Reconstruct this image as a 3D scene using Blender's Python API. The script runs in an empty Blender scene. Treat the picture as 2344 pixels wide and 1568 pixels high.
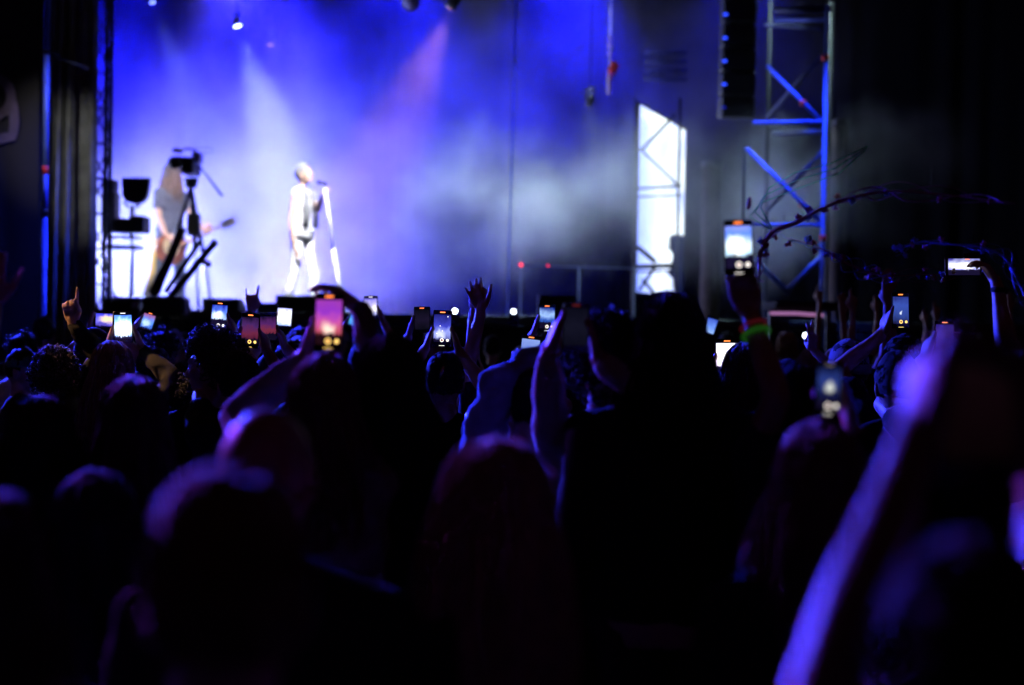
import bpy, math, random
import numpy as np
from mathutils import Vector, Matrix, noise as mnoise
R = math.radians
random.seed(7)
sc = bpy.context.scene
col = sc.collection

# ------------------------------------------------------------------ camera
FPX = 50.0 / 36.0 * 2343.0
CAM = Vector((0, 0, 1.78))
cam_data = bpy.data.cameras.new('camera')
cam = bpy.data.objects.new('camera', cam_data)
col.objects.link(cam)
cam_data.lens = 50.0
cam_data.sensor_width = 36.0
cam_data.clip_start = 0.05
cam_data.clip_end = 400
cam_data.dof.use_dof = True
cam_data.dof.focus_distance = 6.1
cam_data.dof.aperture_fstop = 1.45
CROT = Matrix.Rotation(R(90 - 0.86), 3, 'X') @ Matrix.Rotation(R(1.0), 3, 'Z')
cam.matrix_world = Matrix.Translation(CAM) @ CROT.to_4x4()
sc.camera = cam

def P(x, y, Y):
    """a point at distance Y (metres in front of the camera) seen at x, y of a 2343 x 1568 view"""
    d = CROT @ Vector(((x - 1171.5) / FPX, -(y - 784.0) / FPX, -1.0))
    return CAM + d * (Y / d.y)

# ------------------------------------------------------------------ world, exposure, render settings
w = bpy.data.worlds.new('World')
sc.world = w
w.use_nodes = True
nt = w.node_tree
bg = nt.nodes['Background']
sky = nt.nodes.new('ShaderNodeTexSky')
sky.sky_type = 'NISHITA'
sky.sun_disc = False
sky.sun_elevation = R(-4)
sky.sun_rotation = R(200)
mixw = nt.nodes.new('ShaderNodeMix'); mixw.data_type = 'RGBA'
mixw.inputs[0].default_value = 0.93
nt.links.new(sky.outputs[0], mixw.inputs[6])
mixw.inputs[7].default_value = (0.045, 0.008, 0.018, 1)     # night sky glow over the festival ground
nt.links.new(mixw.outputs[2], bg.inputs[0])
bg.inputs[1].default_value = 0.12
sc.view_settings.view_transform = 'Standard'
sc.view_settings.look = 'None'
sc.view_settings.exposure = 0.0
sc.view_settings.gamma = 1.0
cy = sc.cycles
cy.use_denoising = True
try: cy.denoiser = 'OPENIMAGEDENOISE'
except Exception: pass
cy.use_adaptive_sampling = True
cy.adaptive_threshold = 0.02
cy.max_bounces = 5
cy.diffuse_bounces = 2
cy.glossy_bounces = 2
cy.transmission_bounces = 2
cy.volume_bounces = 1
cy.transparent_max_bounces = 6
cy.volume_step_rate = 1.5
cy.use_light_tree = False
cy.volume_max_steps = 128
cy.sample_clamp_indirect = 4.0
cy.caustics_reflective = False
cy.caustics_refractive = False

# ------------------------------------------------------------------ helpers
class MB:
    def __init__(s):
        s.v = []; s.f = []; s.uv = None
    def add(s, vs, fs):
        o = len(s.v)
        s.v += [tuple(p) for p in vs]
        s.f += [tuple(i + o for i in f) for f in fs]
        return s
    def box(s, c, size, rot=None):
        c = Vector(c); hx, hy, hz = [k / 2 for k in size]
        vs = []
        for x in (-hx, hx):
            for y in (-hy, hy):
                for z in (-hz, hz):
                    p = Vector((x, y, z))
                    vs.append(c + (rot @ p if rot else p))
        return s.add(vs, [(0,1,3,2),(4,6,7,5),(0,4,5,1),(2,3,7,6),(0,2,6,4),(1,5,7,3)])
    def rbox(s, c, size, b, rot=None):
        """box with chamfered edges"""
        c = Vector(c); h = [k / 2 for k in size]
        vs = []; idx = {}
        for sx in (-1, 1):
            for sy in (-1, 1):
                for sz in (-1, 1):
                    sg = (sx, sy, sz)
                    for a in range(3):
                        p = Vector([sg[k] * (h[k] - (0 if k == a else b)) for k in range(3)])
                        idx[(sg, a)] = len(vs)
                        vs.append(c + (rot @ p if rot else p))
        fs = []
        for a in range(3):
            b1, b2 = (a + 1) % 3, (a + 2) % 3
            for sa in (-1, 1):
                q = []
                for (u, v2) in ((-1,-1),(1,-1),(1,1),(-1,1)):
                    sg = [0,0,0]; sg[a] = sa; sg[b1] = u; sg[b2] = v2
                    q.append(idx[(tuple(sg), a)])
                fs.append(tuple(q if sa > 0 else q[::-1]))
        for a in range(3):          # edges along axis a
            b1, b2 = (a + 1) % 3, (a + 2) % 3
            for u in (-1, 1):
                for v2 in (-1, 1):
                    g0 = [0,0,0]; g1 = [0,0,0]
                    g0[a] = -1; g1[a] = 1
                    for g in (g0, g1): g[b1] = u; g[b2] = v2
                    q = (idx[(tuple(g0), b1)], idx[(tuple(g1), b1)], idx[(tuple(g1), b2)], idx[(tuple(g0), b2)])
                    fs.append(q if u * v2 > 0 else q[::-1])
        for sx in (-1, 1):
            for sy in (-1, 1):
                for sz in (-1, 1):
                    sg = (sx, sy, sz)
                    q = (idx[(sg,0)], idx[(sg,1)], idx[(sg,2)])
                    fs.append(q if sx * sy * sz > 0 else q[::-1])
        return s.add(vs, fs)
    def ring(s, c, ax, bx, n):
        return [c + ax * math.cos(2*math.pi*k/n) + bx * math.sin(2*math.pi*k/n) for k in range(n)]
    def loft(s, rings, caps=True):
        n = len(rings[0]); vs = [p for r_ in rings for p in r_]; fs = []
        for i in range(len(rings) - 1):
            for k in range(n):
                a = i*n + k; b = i*n + (k+1) % n
                fs.append((a, b, b + n, a + n))
        if caps:
            fs.append(tuple(range(n))[::-1]); m = (len(rings)-1)*n
            fs.append(tuple(range(m, m + n)))
        return s.add(vs, fs)
    def path(s, pts, rad, n=8, flat=1.0):
        pts = [Vector(p) for p in pts]
        if not hasattr(rad, '__len__'): rad = [rad] * len(pts)
        rings = []; a = None
        for i, p in enumerate(pts):
            d = pts[min(i+1, len(pts)-1)] - pts[max(i-1, 0)]
            d.normalize()
            a = d.orthogonal() if a is None else a - d * a.dot(d)
            if a.length < 1e-4: a = d.orthogonal()
            a.normalize(); b = d.cross(a)
            rings.append(s.ring(p, a * rad[i], b * rad[i] * flat, n))
        return s.loft(rings)
    def tube(s, a, b, r0, r1=None, n=10):
        return s.path([a, b], [r0, r0 if r1 is None else r1], n)
    def capsule(s, a, b, r0, r1, n=12, sq=1.0, up=None):
        a = Vector(a); b = Vector(b); d = b - a
        L = d.length
        if L < 1e-6: d = Vector((0, 0, 1))
        d.normalize()
        pts = []; rs = []
        for t in (-0.999, -0.87, -0.5, 0):
            pts.append(a + d * t * r0); rs.append(max(r0 * math.sqrt(1 - t*t), r0*0.04))
        for t in (0, 0.5, 0.87, 0.999):
            pts.append(b + d * t * r1); rs.append(max(r1 * math.sqrt(1 - t*t), r1*0.04))
        x = d.cross(Vector(up) if up else Vector((0.31, 0.17, 0.93)))
        if x.length < 1e-3: x = d.cross(Vector((1, 0, 0)))
        x.normalize(); y = d.cross(x)
        return s.loft([s.ring(p, x * q, y * q * sq, n) for p, q in zip(pts, rs)])
    def ell(s, c, ax, n=16, m=10):
        """ellipsoid, ax = three axis vectors"""
        c = Vector(c); rings = []
        for i in range(m + 1):
            t = -1 + 2 * i / m
            ph = t * math.pi / 2 * 0.985
            rings.append(s.ring(c + ax[2] * math.sin(ph), ax[0] * math.cos(ph), ax[1] * math.cos(ph), n))
        return s.loft(rings)
    def disc(s, c, nrm, r, n=20):
        nrm = Vector(nrm).normalized()
        a = nrm.orthogonal().normalized(); b = nrm.cross(a)
        return s.add(s.ring(Vector(c), a * r, b * r, n), [tuple(range(n))])
    def build(s, name, mat, parent=None, smooth=False):
        me = bpy.data.meshes.new(name)
        off = Vector(parent_base(parent)) if parent else Vector((0, 0, 0))
        me.from_pydata([(p[0]-off.x, p[1]-off.y, p[2]-off.z) for p in s.v], [], s.f)
        if s.uv:
            ul = me.uv_layers.new(name='UVMap')
            for i, l in enumerate(me.loops): ul.data[i].uv = s.uv[l.vertex_index]
        if smooth: me.polygons.foreach_set('use_smooth', [True] * len(me.polygons))
        if mat: me.materials.append(mat)
        me.update()
        o = bpy.data.objects.new(name, me)
        col.objects.link(o)
        if parent: o.parent = parent
        return o

BASE = {}
def parent_base(p):
    return BASE.get(p.name, (0, 0, 0))

def tag(o, label, cat, group=None, kind=None):
    o['label'] = label
    if cat: o['category'] = cat
    if group: o['group'] = group
    if kind: o['kind'] = kind
    return o

def thing(name, loc, label, cat, group=None):
    o = bpy.data.objects.new(name, None)
    o.empty_display_size = 0.1
    col.objects.link(o)
    o.location = loc
    BASE[o.name] = tuple(loc)
    return tag(o, label, cat, group)

def part(mb, name, mat, parent, smooth=False, label=None):
    o = mb.build(name, mat, parent, smooth)
    BASE[o.name] = BASE.get(parent.name, (0, 0, 0))
    if label: o['label'] = label
    return o

def whole(mb, name, mat, label, cat, group=None, smooth=False, kind=None):
    """a thing that is one mesh, origin at its base"""
    xs = [p[0] for p in mb.v]; ys = [p[1] for p in mb.v]; zs = [p[2] for p in mb.v]
    loc = ((min(xs)+max(xs))/2, (min(ys)+max(ys))/2, min(zs))
    mb.v = [(p[0]-loc[0], p[1]-loc[1], p[2]-loc[2]) for p in mb.v]
    o = mb.build(name, mat, None, smooth)
    o.location = loc
    BASE[o.name] = loc
    return tag(o, label, cat, group, kind)

# ------------------------------------------------------------------ materials
MATS = {}
def mat(name, color, rough=0.6, metal=0.0, var=0.25, scale=8.0, bump=0.0, spec=0.5, sheen=0.0, sss=0.0, bscale=None):
    if name in MATS: return MATS[name]
    m = bpy.data.materials.new(name); m.use_nodes = True
    t = m.node_tree; b = t.nodes['Principled BSDF']
    tc = t.nodes.new('ShaderNodeTexCoord')
    nz = t.nodes.new('ShaderNodeTexNoise')
    nz.inputs['Scale'].default_value = scale
    nz.inputs['Detail'].default_value = 6
    t.links.new(tc.outputs['Object'], nz.inputs['Vector'])
    rp = t.nodes.new('ShaderNodeValToRGB')
    lo = [max(c * (1 - var), 0) for c in color]; hi = [min(c * (1 + var), 1) for c in color]
    rp.color_ramp.elements[0].position = 0.3; rp.color_ramp.elements[1].position = 0.7
    rp.color_ramp.elements[0].color = (*lo, 1); rp.color_ramp.elements[1].color = (*hi, 1)
    t.links.new(nz.outputs[0], rp.inputs[0])
    t.links.new(rp.outputs[0], b.inputs['Base Color'])
    b.inputs['Roughness'].default_value = rough
    b.inputs['Metallic'].default_value = metal
    b.inputs['Specular IOR Level'].default_value = spec
    if sheen: b.inputs['Sheen Weight'].default_value = sheen
    if sss:
        b.inputs['Subsurface Weight'].default_value = sss
        b.inputs['Subsurface Radius'].default_value = (0.01, 0.004, 0.002)
    if bump:
        bp = t.nodes.new('ShaderNodeBump'); bp.inputs['Strength'].default_value = bump
        bp.inputs['Distance'].default_value = 0.01
        n2 = t.nodes.new('ShaderNodeTexNoise'); n2.inputs['Scale'].default_value = bscale or scale * 4
        n2.inputs['Detail'].default_value = 8
        t.links.new(tc.outputs['Object'], n2.inputs['Vector'])
        t.links.new(n2.outputs[0], bp.inputs['Height'])
        t.links.new(bp.outputs[0], b.inputs['Normal'])
    MATS[name] = m
    return m

def emit(name, color, strength):
    if name in MATS: return MATS[name]
    m = bpy.data.materials.new(name); m.use_nodes = True
    t = m.node_tree; t.nodes.remove(t.nodes['Principled BSDF'])
    e = t.nodes.new('ShaderNodeEmission')
    e.inputs[0].default_value = (*color, 1); e.inputs[1].default_value = strength
    t.links.new(e.outputs[0], t.nodes['Material Output'].inputs[0])
    MATS[name] = m
    return m

BLACKM = mat('black_metal', (0.018, 0.018, 0.02), 0.45, 0.3)
ALU = mat('aluminium', (0.55, 0.56, 0.58), 0.38, 0.85, 0.12)
BLUE_TINT = mat('blue_light_tinted_steel', (0.10, 0.16, 0.50), 0.5, 0.1, 0.2)  # the blue light on the pipes is put into the steel's colour
BLACKC = mat('black_cloth', (0.012, 0.012, 0.014), 0.95, 0, 0.4, 14, 0.4)
DRAPE = mat('grey_drape', (0.16, 0.165, 0.155), 0.9, 0, 0.35, 5, 0.3)
DECK = mat('stage_deck_paint', (0.03, 0.03, 0.035), 0.45, 0, 0.4, 6, 0.2)
CASE = mat('black_case', (0.012, 0.012, 0.013), 0.6, 0, 0.4, 20, 0.2)
EARTH = mat('trodden_ground', (0.045, 0.04, 0.034), 0.95, 0, 0.5, 2, 0.7)
PLASTIC = mat('black_plastic', (0.02, 0.02, 0.022), 0.35, 0, 0.2)
# ================================================================== THE SETTING
STZ = P(690, 716, 17.2).z            # height of the stage deck
g = MB(); NG = 24
gv = []; gf = []
for i in range(NG + 1):
    for j in range(NG + 1):
        x = -90 + 180 * i / NG; y = -60 + 240 * j / NG
        gv.append((x, y, 0.0))
for i in range(NG):
    for j in range(NG):
        a = i*(NG+1)+j; gf.append((a, a+NG+1, a+NG+2, a+1))
g.add(gv, gf)
ground = g.build('ground', EARTH); ground['kind'] = 'structure'

# ---- stage platform
stage = thing('stage_platform', (0, 20, 0), 'long black stage platform behind the crowd, carrying the two performers', 'stage')
X0, X1, YF, YB = -9.0, 9.5, 15.3, 27.0
for i in range(9):
    for j in range(4):
        w_ = (X1 - X0) / 9; d_ = (YB - YF) / 4
        part(MB().rbox((X0 + w_*(i+.5), YF + d_*(j+.5), STZ - .05), (w_ - .008, d_ - .008, .1), .006), 'deck_panel', DECK, stage)
for i in range(9):
    w_ = (X1 - X0) / 9
    part(MB().rbox((X0 + w_*(i+.5), YF + .03, (STZ-.11)/2), (w_ - .015, .04, STZ - .13), .008), 'fascia_panel', BLACKC, stage)
part(MB().box((0.25, 21.2, (STZ-.12)/2), (18, 11.2, STZ - .14)), 'understructure', BLACKM, stage)

def curtain(mb, x0, x1, y, z0, z1, folds, amp, seed=0, nz=8, drift=0.0):
    rnd = random.Random(seed); n = folds * 8
    ph = [rnd.uniform(-.4, .4) for _ in range(folds + 2)]
    rows = []
    for iz in range(nz + 1):
        t = iz / nz; row = []
        for k in range(n + 1):
            u = k / n
            f = u * folds
            a = amp * (0.55 + 0.45 * math.sin(f * 1.7 + seed)) * math.sin(2*math.pi*f + 1.3*math.sin(f*.9 + seed)) * (1.1 - .5*t)
            row.append(Vector((x0 + (x1-x0)*u + drift*(1-t)*(u - .8), y + a, z0 + (z1-z0)*t)))
        rows.append(row)
    vs = [p for r_ in rows for p in r_]; m = n + 1
    # thin cloth with a back
    mb.add(vs, [(i*m+k, i*m+k+1, (i+1)*m+k+1, (i+1)*m+k) for i in range(nz) for k in range(n)])
    mb.add([v + Vector((0, .012, 0)) for v in vs], [(i*m+k, (i+1)*m+k, (i+1)*m+k+1, i*m+k+1) for i in range(nz) for k in range(n)])
    return mb
bd = MB(); curtain(bd, -13, 13.5, 28.5, 0, 11, 44, .08, 3)
whole(bd, 'backdrop_curtain', mat('black_velvet', (.004, .004, .0045), 1.0, 0, .3, 10, 0, .1), 'wide black curtain hanging across the back of the stage', 'curtain', smooth=True)

# ---- lattice truss
def truss(name, a, b, wx, label, cat='truss', r=.025, bays=8, m=None, group=None, up=None, br=.013, skip=()):
    """square lattice truss from a to b; every chord and brace its own part"""
    m = m or BLACKM
    a = Vector(a); b = Vector(b); d = (b - a).normalized()
    x = Vector(up) if up else (Vector((1, 0, 0)) if abs(d.x) < .9 else Vector((0, 1, 0)))
    x = (x - d * x.dot(d)).normalized(); y = d.cross(x)
    t = thing(name, (a if a.z < b.z else b), label, cat, group)
    h = wx / 2
    cs = [x*h*sx + y*h*sy for sx, sy in ((-1,-1),(1,-1),(1,1),(-1,1))]
    for c in cs: part(MB().tube(a + c, b + c, r, n=10), 'chord', m, t, True)
    L = (b - a).length
    for k in range(bays):
        for f in range(4):
            c0, c1 = cs[f], cs[(f+1) % 4]
            p0 = a + d*(L*k/bays); p1 = a + d*(L*(k+1)/bays)
            if (k + f) % 2: c0, c1 = c1, c0
            if (k, f) in skip: continue
            part(MB().tube(p0 + c0, p1 + c1, br, n=8), 'brace', m, t, True)
            part(MB().tube(p0 + c0, p0 + c1, br*.9, n=8), 'rung', m, t, True)
    return t

# left tower beside the stage and what hangs on it
tl0 = P(222, 900, 14.0); tl1 = P(233, -120, 14.0)
truss('truss_tower', (tl0.x - .01, 14.0, 0), (tl0.x - .01, 14.0, 7.6), .17, 'narrow black lattice truss tower at the edge of the grey drape, seen against blue smoke', r=.019, bays=22, br=.008)
dr = MB()
curtain(dr, P(116, 700, 13.6).x, P(208, 700, 13.6).x, 13.6, 0.0, 7.6, 5, .11, 11, 14, .25)
whole(dr, 'side_drape', DRAPE, 'tall grey drape hanging in long folds between the blue pole and the truss tower', 'curtain', smooth=True)
sp = thing('scaffold_pole', (P(99, 790, 12.8).x, 12.8, 0), 'thin scaffold pole catching blue light, with one red band, left of the grey drape', 'pole')
px = P(99, 790, 12.8).x
ptop = P(112, 100, 12.8)
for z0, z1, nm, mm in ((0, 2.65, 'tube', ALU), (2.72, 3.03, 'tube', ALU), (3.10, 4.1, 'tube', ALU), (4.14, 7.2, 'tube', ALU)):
    part(MB().tube((px, 12.8, z0), (px, 12.8, z1), .026, n=12), nm, BLUE_TINT, sp, True)
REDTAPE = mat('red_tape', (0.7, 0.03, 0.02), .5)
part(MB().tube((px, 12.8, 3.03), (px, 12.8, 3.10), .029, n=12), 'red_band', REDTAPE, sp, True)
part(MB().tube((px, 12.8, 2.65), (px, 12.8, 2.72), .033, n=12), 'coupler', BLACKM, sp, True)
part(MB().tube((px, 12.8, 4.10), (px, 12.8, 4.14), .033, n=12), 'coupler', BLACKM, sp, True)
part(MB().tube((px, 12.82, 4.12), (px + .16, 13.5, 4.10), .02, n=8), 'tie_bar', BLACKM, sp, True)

bn = thing('printed_banner', (P(0, 700, 13.2).x - .6, 13.2, 0), 'dark printed banner with a pale rounded figure on scaffold at the picture edge', 'banner')
xa, xb = P(-230, 400, 13.2).x, P(88, 400, 13.2).x
bmb = MB(); curtain(bmb, xa, xb, 13.2, 0.6, 7.4, 4, .015, 5, 6)
BANNER = mat('banner_print', (0.008, 0.006, 0.010), .8, 0, .6, 1.6)
part(bmb, 'cloth', BANNER, bn, True)
for xx in (xa + .02, (xa + xb) / 2, xb - .02):
    part(MB().tube((xx, 13.27, 0), (xx, 13.27, 7.5), .024), 'post', BLACKM, bn, True)
LET = mat('banner_lettering', (0.1, 0.07, 0.13), .8, 0, .2)
lc = P(0, 250, 13.16)
def band(mb, pts, wdt, y, th=.006):
    """flat lettering stroke of even width with a little thickness"""
    n = len(pts); vs = []
    for i in range(n):
        d = (pts[min(i+1, n-1)] - pts[max(i-1, 0)]).normalized()
        nn = Vector((-d.z, 0, d.x)) * wdt/2
        for yy in (y, y + th):
            vs += [Vector((pts[i].x, yy, pts[i].z)) + nn, Vector((pts[i].x, yy, pts[i].z)) - nn]
    fs = []
    for i in range(n-1):
        a = i*4; b = a+4
        fs += [(a, a+1, b+1, b), (a+2, b+2, b+3, a+3), (a, b, b+2, a+2), (a+1, a+3, b+3, b+1)]
    mb.add(vs, fs)
sx = (P(40, 250, 13.16).x - P(0, 250, 13.16).x) / 40
pts9 = []
for k in range(25):
    a = R(-60 + 360 * k / 24)
    pts9.append(Vector((lc.x + sx*(-12 + 36*math.cos(a)), 0, lc.z + sx*(28 + 42*math.sin(a)))))
nine = MB(); band(nine, pts9, sx*22, 13.165)
tail = [Vector((lc.x + sx*(24 + 9*math.sin(t*2.6) ), 0, lc.z + sx*(28 - 90*t))) for t in [k/8 for k in range(9)]]
tail += [Vector((lc.x + sx*(20 - 14*t*3), 0, lc.z - sx*(62 + 10*math.sin(t*1.5)))) for t in [k/6 for k in range(1, 7)]]
band(nine, tail, sx*22, 13.158)
part(nine, 'lettering', LET, bn)

# ---- right hand truss tower (blue lit pipes) built pipe by pipe
tr = thing('truss_tower', (P(1883, 760, 15).x, 15, 0), 'tall open scaffold tower with blue-lit pipes, diagonals and red clamps right of the big screen', 'truss')
DULL = mat('shaded_steel', (0.035, 0.045, 0.11), .6, .2)  # darker copy of the pipe steel, dim light put into its colour
def pipe(p, q, Y1, Y2, r, name='brace', m=BLUE_TINT):
    a = P(*p, Y1); b = P(*q, Y2)
    part(MB().tube(a, b, r, n=12), name, m, tr, True)
    return a, b
TY = 15.0
top = P(1893, 15, TY); bot = P(1881, 720, TY)
part(MB().tube((top.x, TY, 0), (top.x, TY, 5.15), .022, n=14), 'post', BLUE_TINT, tr, True)
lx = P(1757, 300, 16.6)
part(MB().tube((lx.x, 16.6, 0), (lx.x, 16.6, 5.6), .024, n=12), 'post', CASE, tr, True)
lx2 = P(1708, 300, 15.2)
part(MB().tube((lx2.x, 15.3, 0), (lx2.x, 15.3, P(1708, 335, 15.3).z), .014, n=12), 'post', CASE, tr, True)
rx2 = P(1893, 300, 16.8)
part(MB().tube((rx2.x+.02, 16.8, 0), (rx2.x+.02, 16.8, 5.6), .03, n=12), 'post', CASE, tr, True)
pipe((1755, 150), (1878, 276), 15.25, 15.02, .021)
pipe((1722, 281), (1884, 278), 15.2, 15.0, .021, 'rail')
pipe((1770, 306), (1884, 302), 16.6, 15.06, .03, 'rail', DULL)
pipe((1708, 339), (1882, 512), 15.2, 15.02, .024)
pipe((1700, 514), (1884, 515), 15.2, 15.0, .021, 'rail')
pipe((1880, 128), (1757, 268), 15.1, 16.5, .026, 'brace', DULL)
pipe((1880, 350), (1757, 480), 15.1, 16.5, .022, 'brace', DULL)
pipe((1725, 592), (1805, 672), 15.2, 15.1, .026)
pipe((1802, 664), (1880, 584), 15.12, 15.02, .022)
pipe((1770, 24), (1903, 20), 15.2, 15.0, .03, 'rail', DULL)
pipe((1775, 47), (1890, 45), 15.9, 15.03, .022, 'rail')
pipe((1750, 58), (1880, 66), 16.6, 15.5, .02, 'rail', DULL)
for c in ((1888, 132, TY), (1837, 236, 15.1), (1835, 468, 15.1), (1883, 545, TY)):
    p = P(*c)
    part(MB().tube(p - Vector((0, 0, .03)), p + Vector((0, 0, .03)), .036, n=12), 'clamp', REDTAPE, tr, True)

# ---- fabric wrapped pillars behind the tower
HESS = mat('hessian_wrap', (0.03, 0.018, 0.015), .95, 0, .4, 9, .6)
for xc, wd, Y, ztop, lab in ((1913, 38, 17.0, P(1913, 285, 17).z, 'brown fabric-wrapped pillar standing right behind the blue scaffold post'),
                             (1622, 44, 18.6, P(1622, 380, 18.6).z, 'dim brown fabric-wrapped pillar between the big screen and the scaffold tower')):
    b0 = P(xc, 740, Y); wm = wd / FPX * Y
    pil = thing('pillar', (b0.x, Y, 0), lab, 'pillar')
    rings = []
    mb = MB()
    for k in range(13):
        z = ztop * k / 12
        rr = wm/2 * (1 + .06*math.sin(k*2.1))
        rings.append(mb.ring(Vector((b0.x, Y, z)), Vector((rr, 0, 0)), Vector((0, rr, 0)), 16))
    mb.loft(rings)
    part(mb, 'shaft', HESS, pil, True)
    part(MB().tube((b0.x, Y, ztop - .02), (b0.x, Y, ztop + .05), wm*.55, n=16), 'cap', BLACKM, pil)
    part(MB().rbox((b0.x, Y, .05), (wm*1.5, wm*1.5, .1), .01), 'base', BLACKM, pil)

# ---- big portrait video screen with its support lattice
def screen_wall_mat():
    m = bpy.data.materials.new('video_wall'); m.use_nodes = True
    t = m.node_tree; t.nodes.remove(t.nodes['Principled BSDF'])
    uv = t.nodes.new('ShaderNodeUVMap'); sep = t.nodes.new('ShaderNodeSeparateXYZ')
    t.links.new(uv.outputs[0], sep.inputs[0])
    nz = t.nodes.new('ShaderNodeTexNoise'); nz.inputs['Scale'].default_value = 5; nz.inputs['Detail'].default_value = 3
    t.links.new(uv.outputs[0], nz.inputs['Vector'])
    # bright sheet whose picture leaves a dark figure at the lower right
    crv = t.nodes.new('ShaderNodeFloatCurve')
    c = crv.mapping.curves[0]
    pts = [(0, .72), (.1, .70), (.13, .55), (.16, .62), (.24, .70), (.27, .58), (.33, .60), (.36, .66), (.37, .95), (.42, .96), (.46, 1.05), (1, 1.05)]
    c.points[0].location = (0, pts[0][1]*.8); c.points[1].location = (1, pts[-1][1]*.8)
    for p in pts[1:-1]: c.points.new(p[0], p[1]*.8)
    for p in c.points: p.handle_type = 'VECTOR'
    crv.mapping.update()
    t.links.new(sep.outputs[1], crv.inputs['Value'])
    add = t.nodes.new('ShaderNodeMath'); add.operation = 'MULTIPLY_ADD'
    t.links.new(nz.outputs[0], add.inputs[0]); add.inputs[1].default_value = .2
    t.links.new(crv.outputs[0], add.inputs[2])
    lt = t.nodes.new('ShaderNodeMath'); lt.operation = 'SUBTRACT'
    sc8 = t.nodes.new('ShaderNodeMath'); sc8.operation = 'MULTIPLY'; sc8.inputs[1].default_value = .8
    t.links.new(sep.outputs[0], sc8.inputs[0])
    t.links.new(add.outputs[0], lt.inputs[0]); t.links.new(sc8.outputs[0], lt.inputs[1])
    mr = t.nodes.new('ShaderNodeMapRange'); mr.inputs[1].default_value = .03; mr.inputs[2].default_value = .075
    mr.clamp = True
    t.links.new(lt.outputs[0], mr.inputs[0])
    # blue cast along the near edge, white in the middle
    rp = t.nodes.new('ShaderNodeValToRGB')
    e = rp.color_ramp.elements
    e[0].position = 0.0; e[0].color = (.16, .26, 1.0, 1); e[1].position = .62; e[1].color = (.86, .96, 1, 1)
    mid = e.new(.3); mid.color = (.42, .52, 1.0, 1)
    mx = t.nodes.new('ShaderNodeMath'); mx.operation = 'MULTIPLY_ADD'
    t.links.new(sep.outputs[1], mx.inputs[0]); mx.inputs[1].default_value = .28
    t.links.new(sep.outputs[0], mx.inputs[2])
    t.links.new(mx.outputs[0], rp.inputs[0])
    n3 = t.nodes.new('ShaderNodeTexNoise'); n3.inputs['Scale'].default_value = 2.6; n3.inputs['Detail'].default_value = 4; n3.inputs['Distortion'].default_value = 1.2
    t.links.new(uv.outputs[0], n3.inputs['Vector'])
    m3 = t.nodes.new('ShaderNodeMapRange'); m3.inputs[1].default_value = .44; m3.inputs[2].default_value = .62; m3.inputs[4].default_value = .55
    t.links.new(n3.outputs[0], m3.inputs[0])
    pic = t.nodes.new('ShaderNodeMix'); pic.data_type = 'RGBA'; pic.inputs[7].default_value = (.22, .30, .95, 1)
    t.links.new(m3.outputs[0], pic.inputs[0]); t.links.new(rp.outputs[0], pic.inputs[6])
    mul = t.nodes.new('ShaderNodeMix'); mul.data_type = 'RGBA'
    mul.inputs[6].default_value = (.004, .006, .03, 1)
    t.links.new(mr.outputs[0], mul.inputs[0]); t.links.new(pic.outputs[2], mul.inputs[7])
    em = t.nodes.new('ShaderNodeEmission'); em.inputs[1].default_value = 2.0
    t.links.new(mul.outputs[2], em.inputs[0])
    t.links.new(em.outputs[0], t.nodes['Material Output'].inputs[0])
    return m
SY0, SY1 = 19.0, 21.6
A = P(1461, 234, SY0); B = P(1458, 671, SY0); C = P(1570, 266, SY1)
scr = thing('video_screen', (A.x, SY0, 0), 'tall bright white portrait video screen right of the smoke', 'screen')
zb = B.z; x0s = A.x; x1s = C.x
vv = [Vector((x0s, SY0, zb)), Vector((x1s, SY1, zb)), Vector((x1s, SY1, A.z)), Vector((x0s, SY0, A.z))]
nrm = (vv[1]-vv[0]).cross(vv[3]-vv[0]).normalized()
mb = MB().add(vv, [(0, 1, 2, 3)]); mb.uv = [(0,0),(1,0),(1,1),(0,1)]
part(mb, 'panel', screen_wall_mat(), scr)
mb = MB(); back = [v - nrm*.012*(1 if nrm.y < 0 else -1) for v in vv]; back2 = [v - nrm*.035*(1 if nrm.y < 0 else -1) for v in vv]
mb.add(back + back2, [(0,1,2,3),(7,6,5,4),(0,4,5,1),(1,5,6,2),(2,6,7,3),(3,7,4,0)])
part(mb, 'cabinet', CASE, scr)
for a, b in ((0, 1), (1, 2), (2, 3), (3, 0)):
    part(MB().tube(vv[a], vv[b], .02, n=8), 'frame', BLACKM, scr, True)
lat = thing('support_truss', (P(1560, 700, 18.4).x, 18.4, 0), 'dark diagonal lattice standing in front of the bright video screen', 'truss')
def bar(p, q, r, Y1=18.4, Y2=18.4, nm='brace'):
    part(MB().tube(P(*p, Y1), P(*q, Y2), r, n=8), nm, CASE, lat, True)
px_ = P(1556, 260, 18.4)
part(MB().tube((px_.x, 18.4, 0), (px_.x, 18.4, P(1556, 225, 18.4).z), .018, n=10), 'post', CASE, lat, True)
px_ = P(1459, 260, 18.4)
part(MB().tube((px_.x-.03, 18.4, 0), (px_.x-.03, 18.4, P(1459, 225, 18.4).z), .012, n=10), 'post', CASE, lat, True)
bar((1545, 262), (1466, 346), .018); bar((1464, 340), (1552, 425), .013)
bar((1450, 432), (1560, 426), .015, nm='rail'); bar((1450, 451), (1560, 447), .011, nm='rail')
bar((1450, 611), (1545, 608), .03, nm='rail'); bar((1450, 622), (1550, 620), .012, nm='rail')
bar((1470, 640), (1500, 675), .02); bar((1500, 610), (1462, 665), .02)
bar((1458, 565), (1500, 600), .03)

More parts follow.
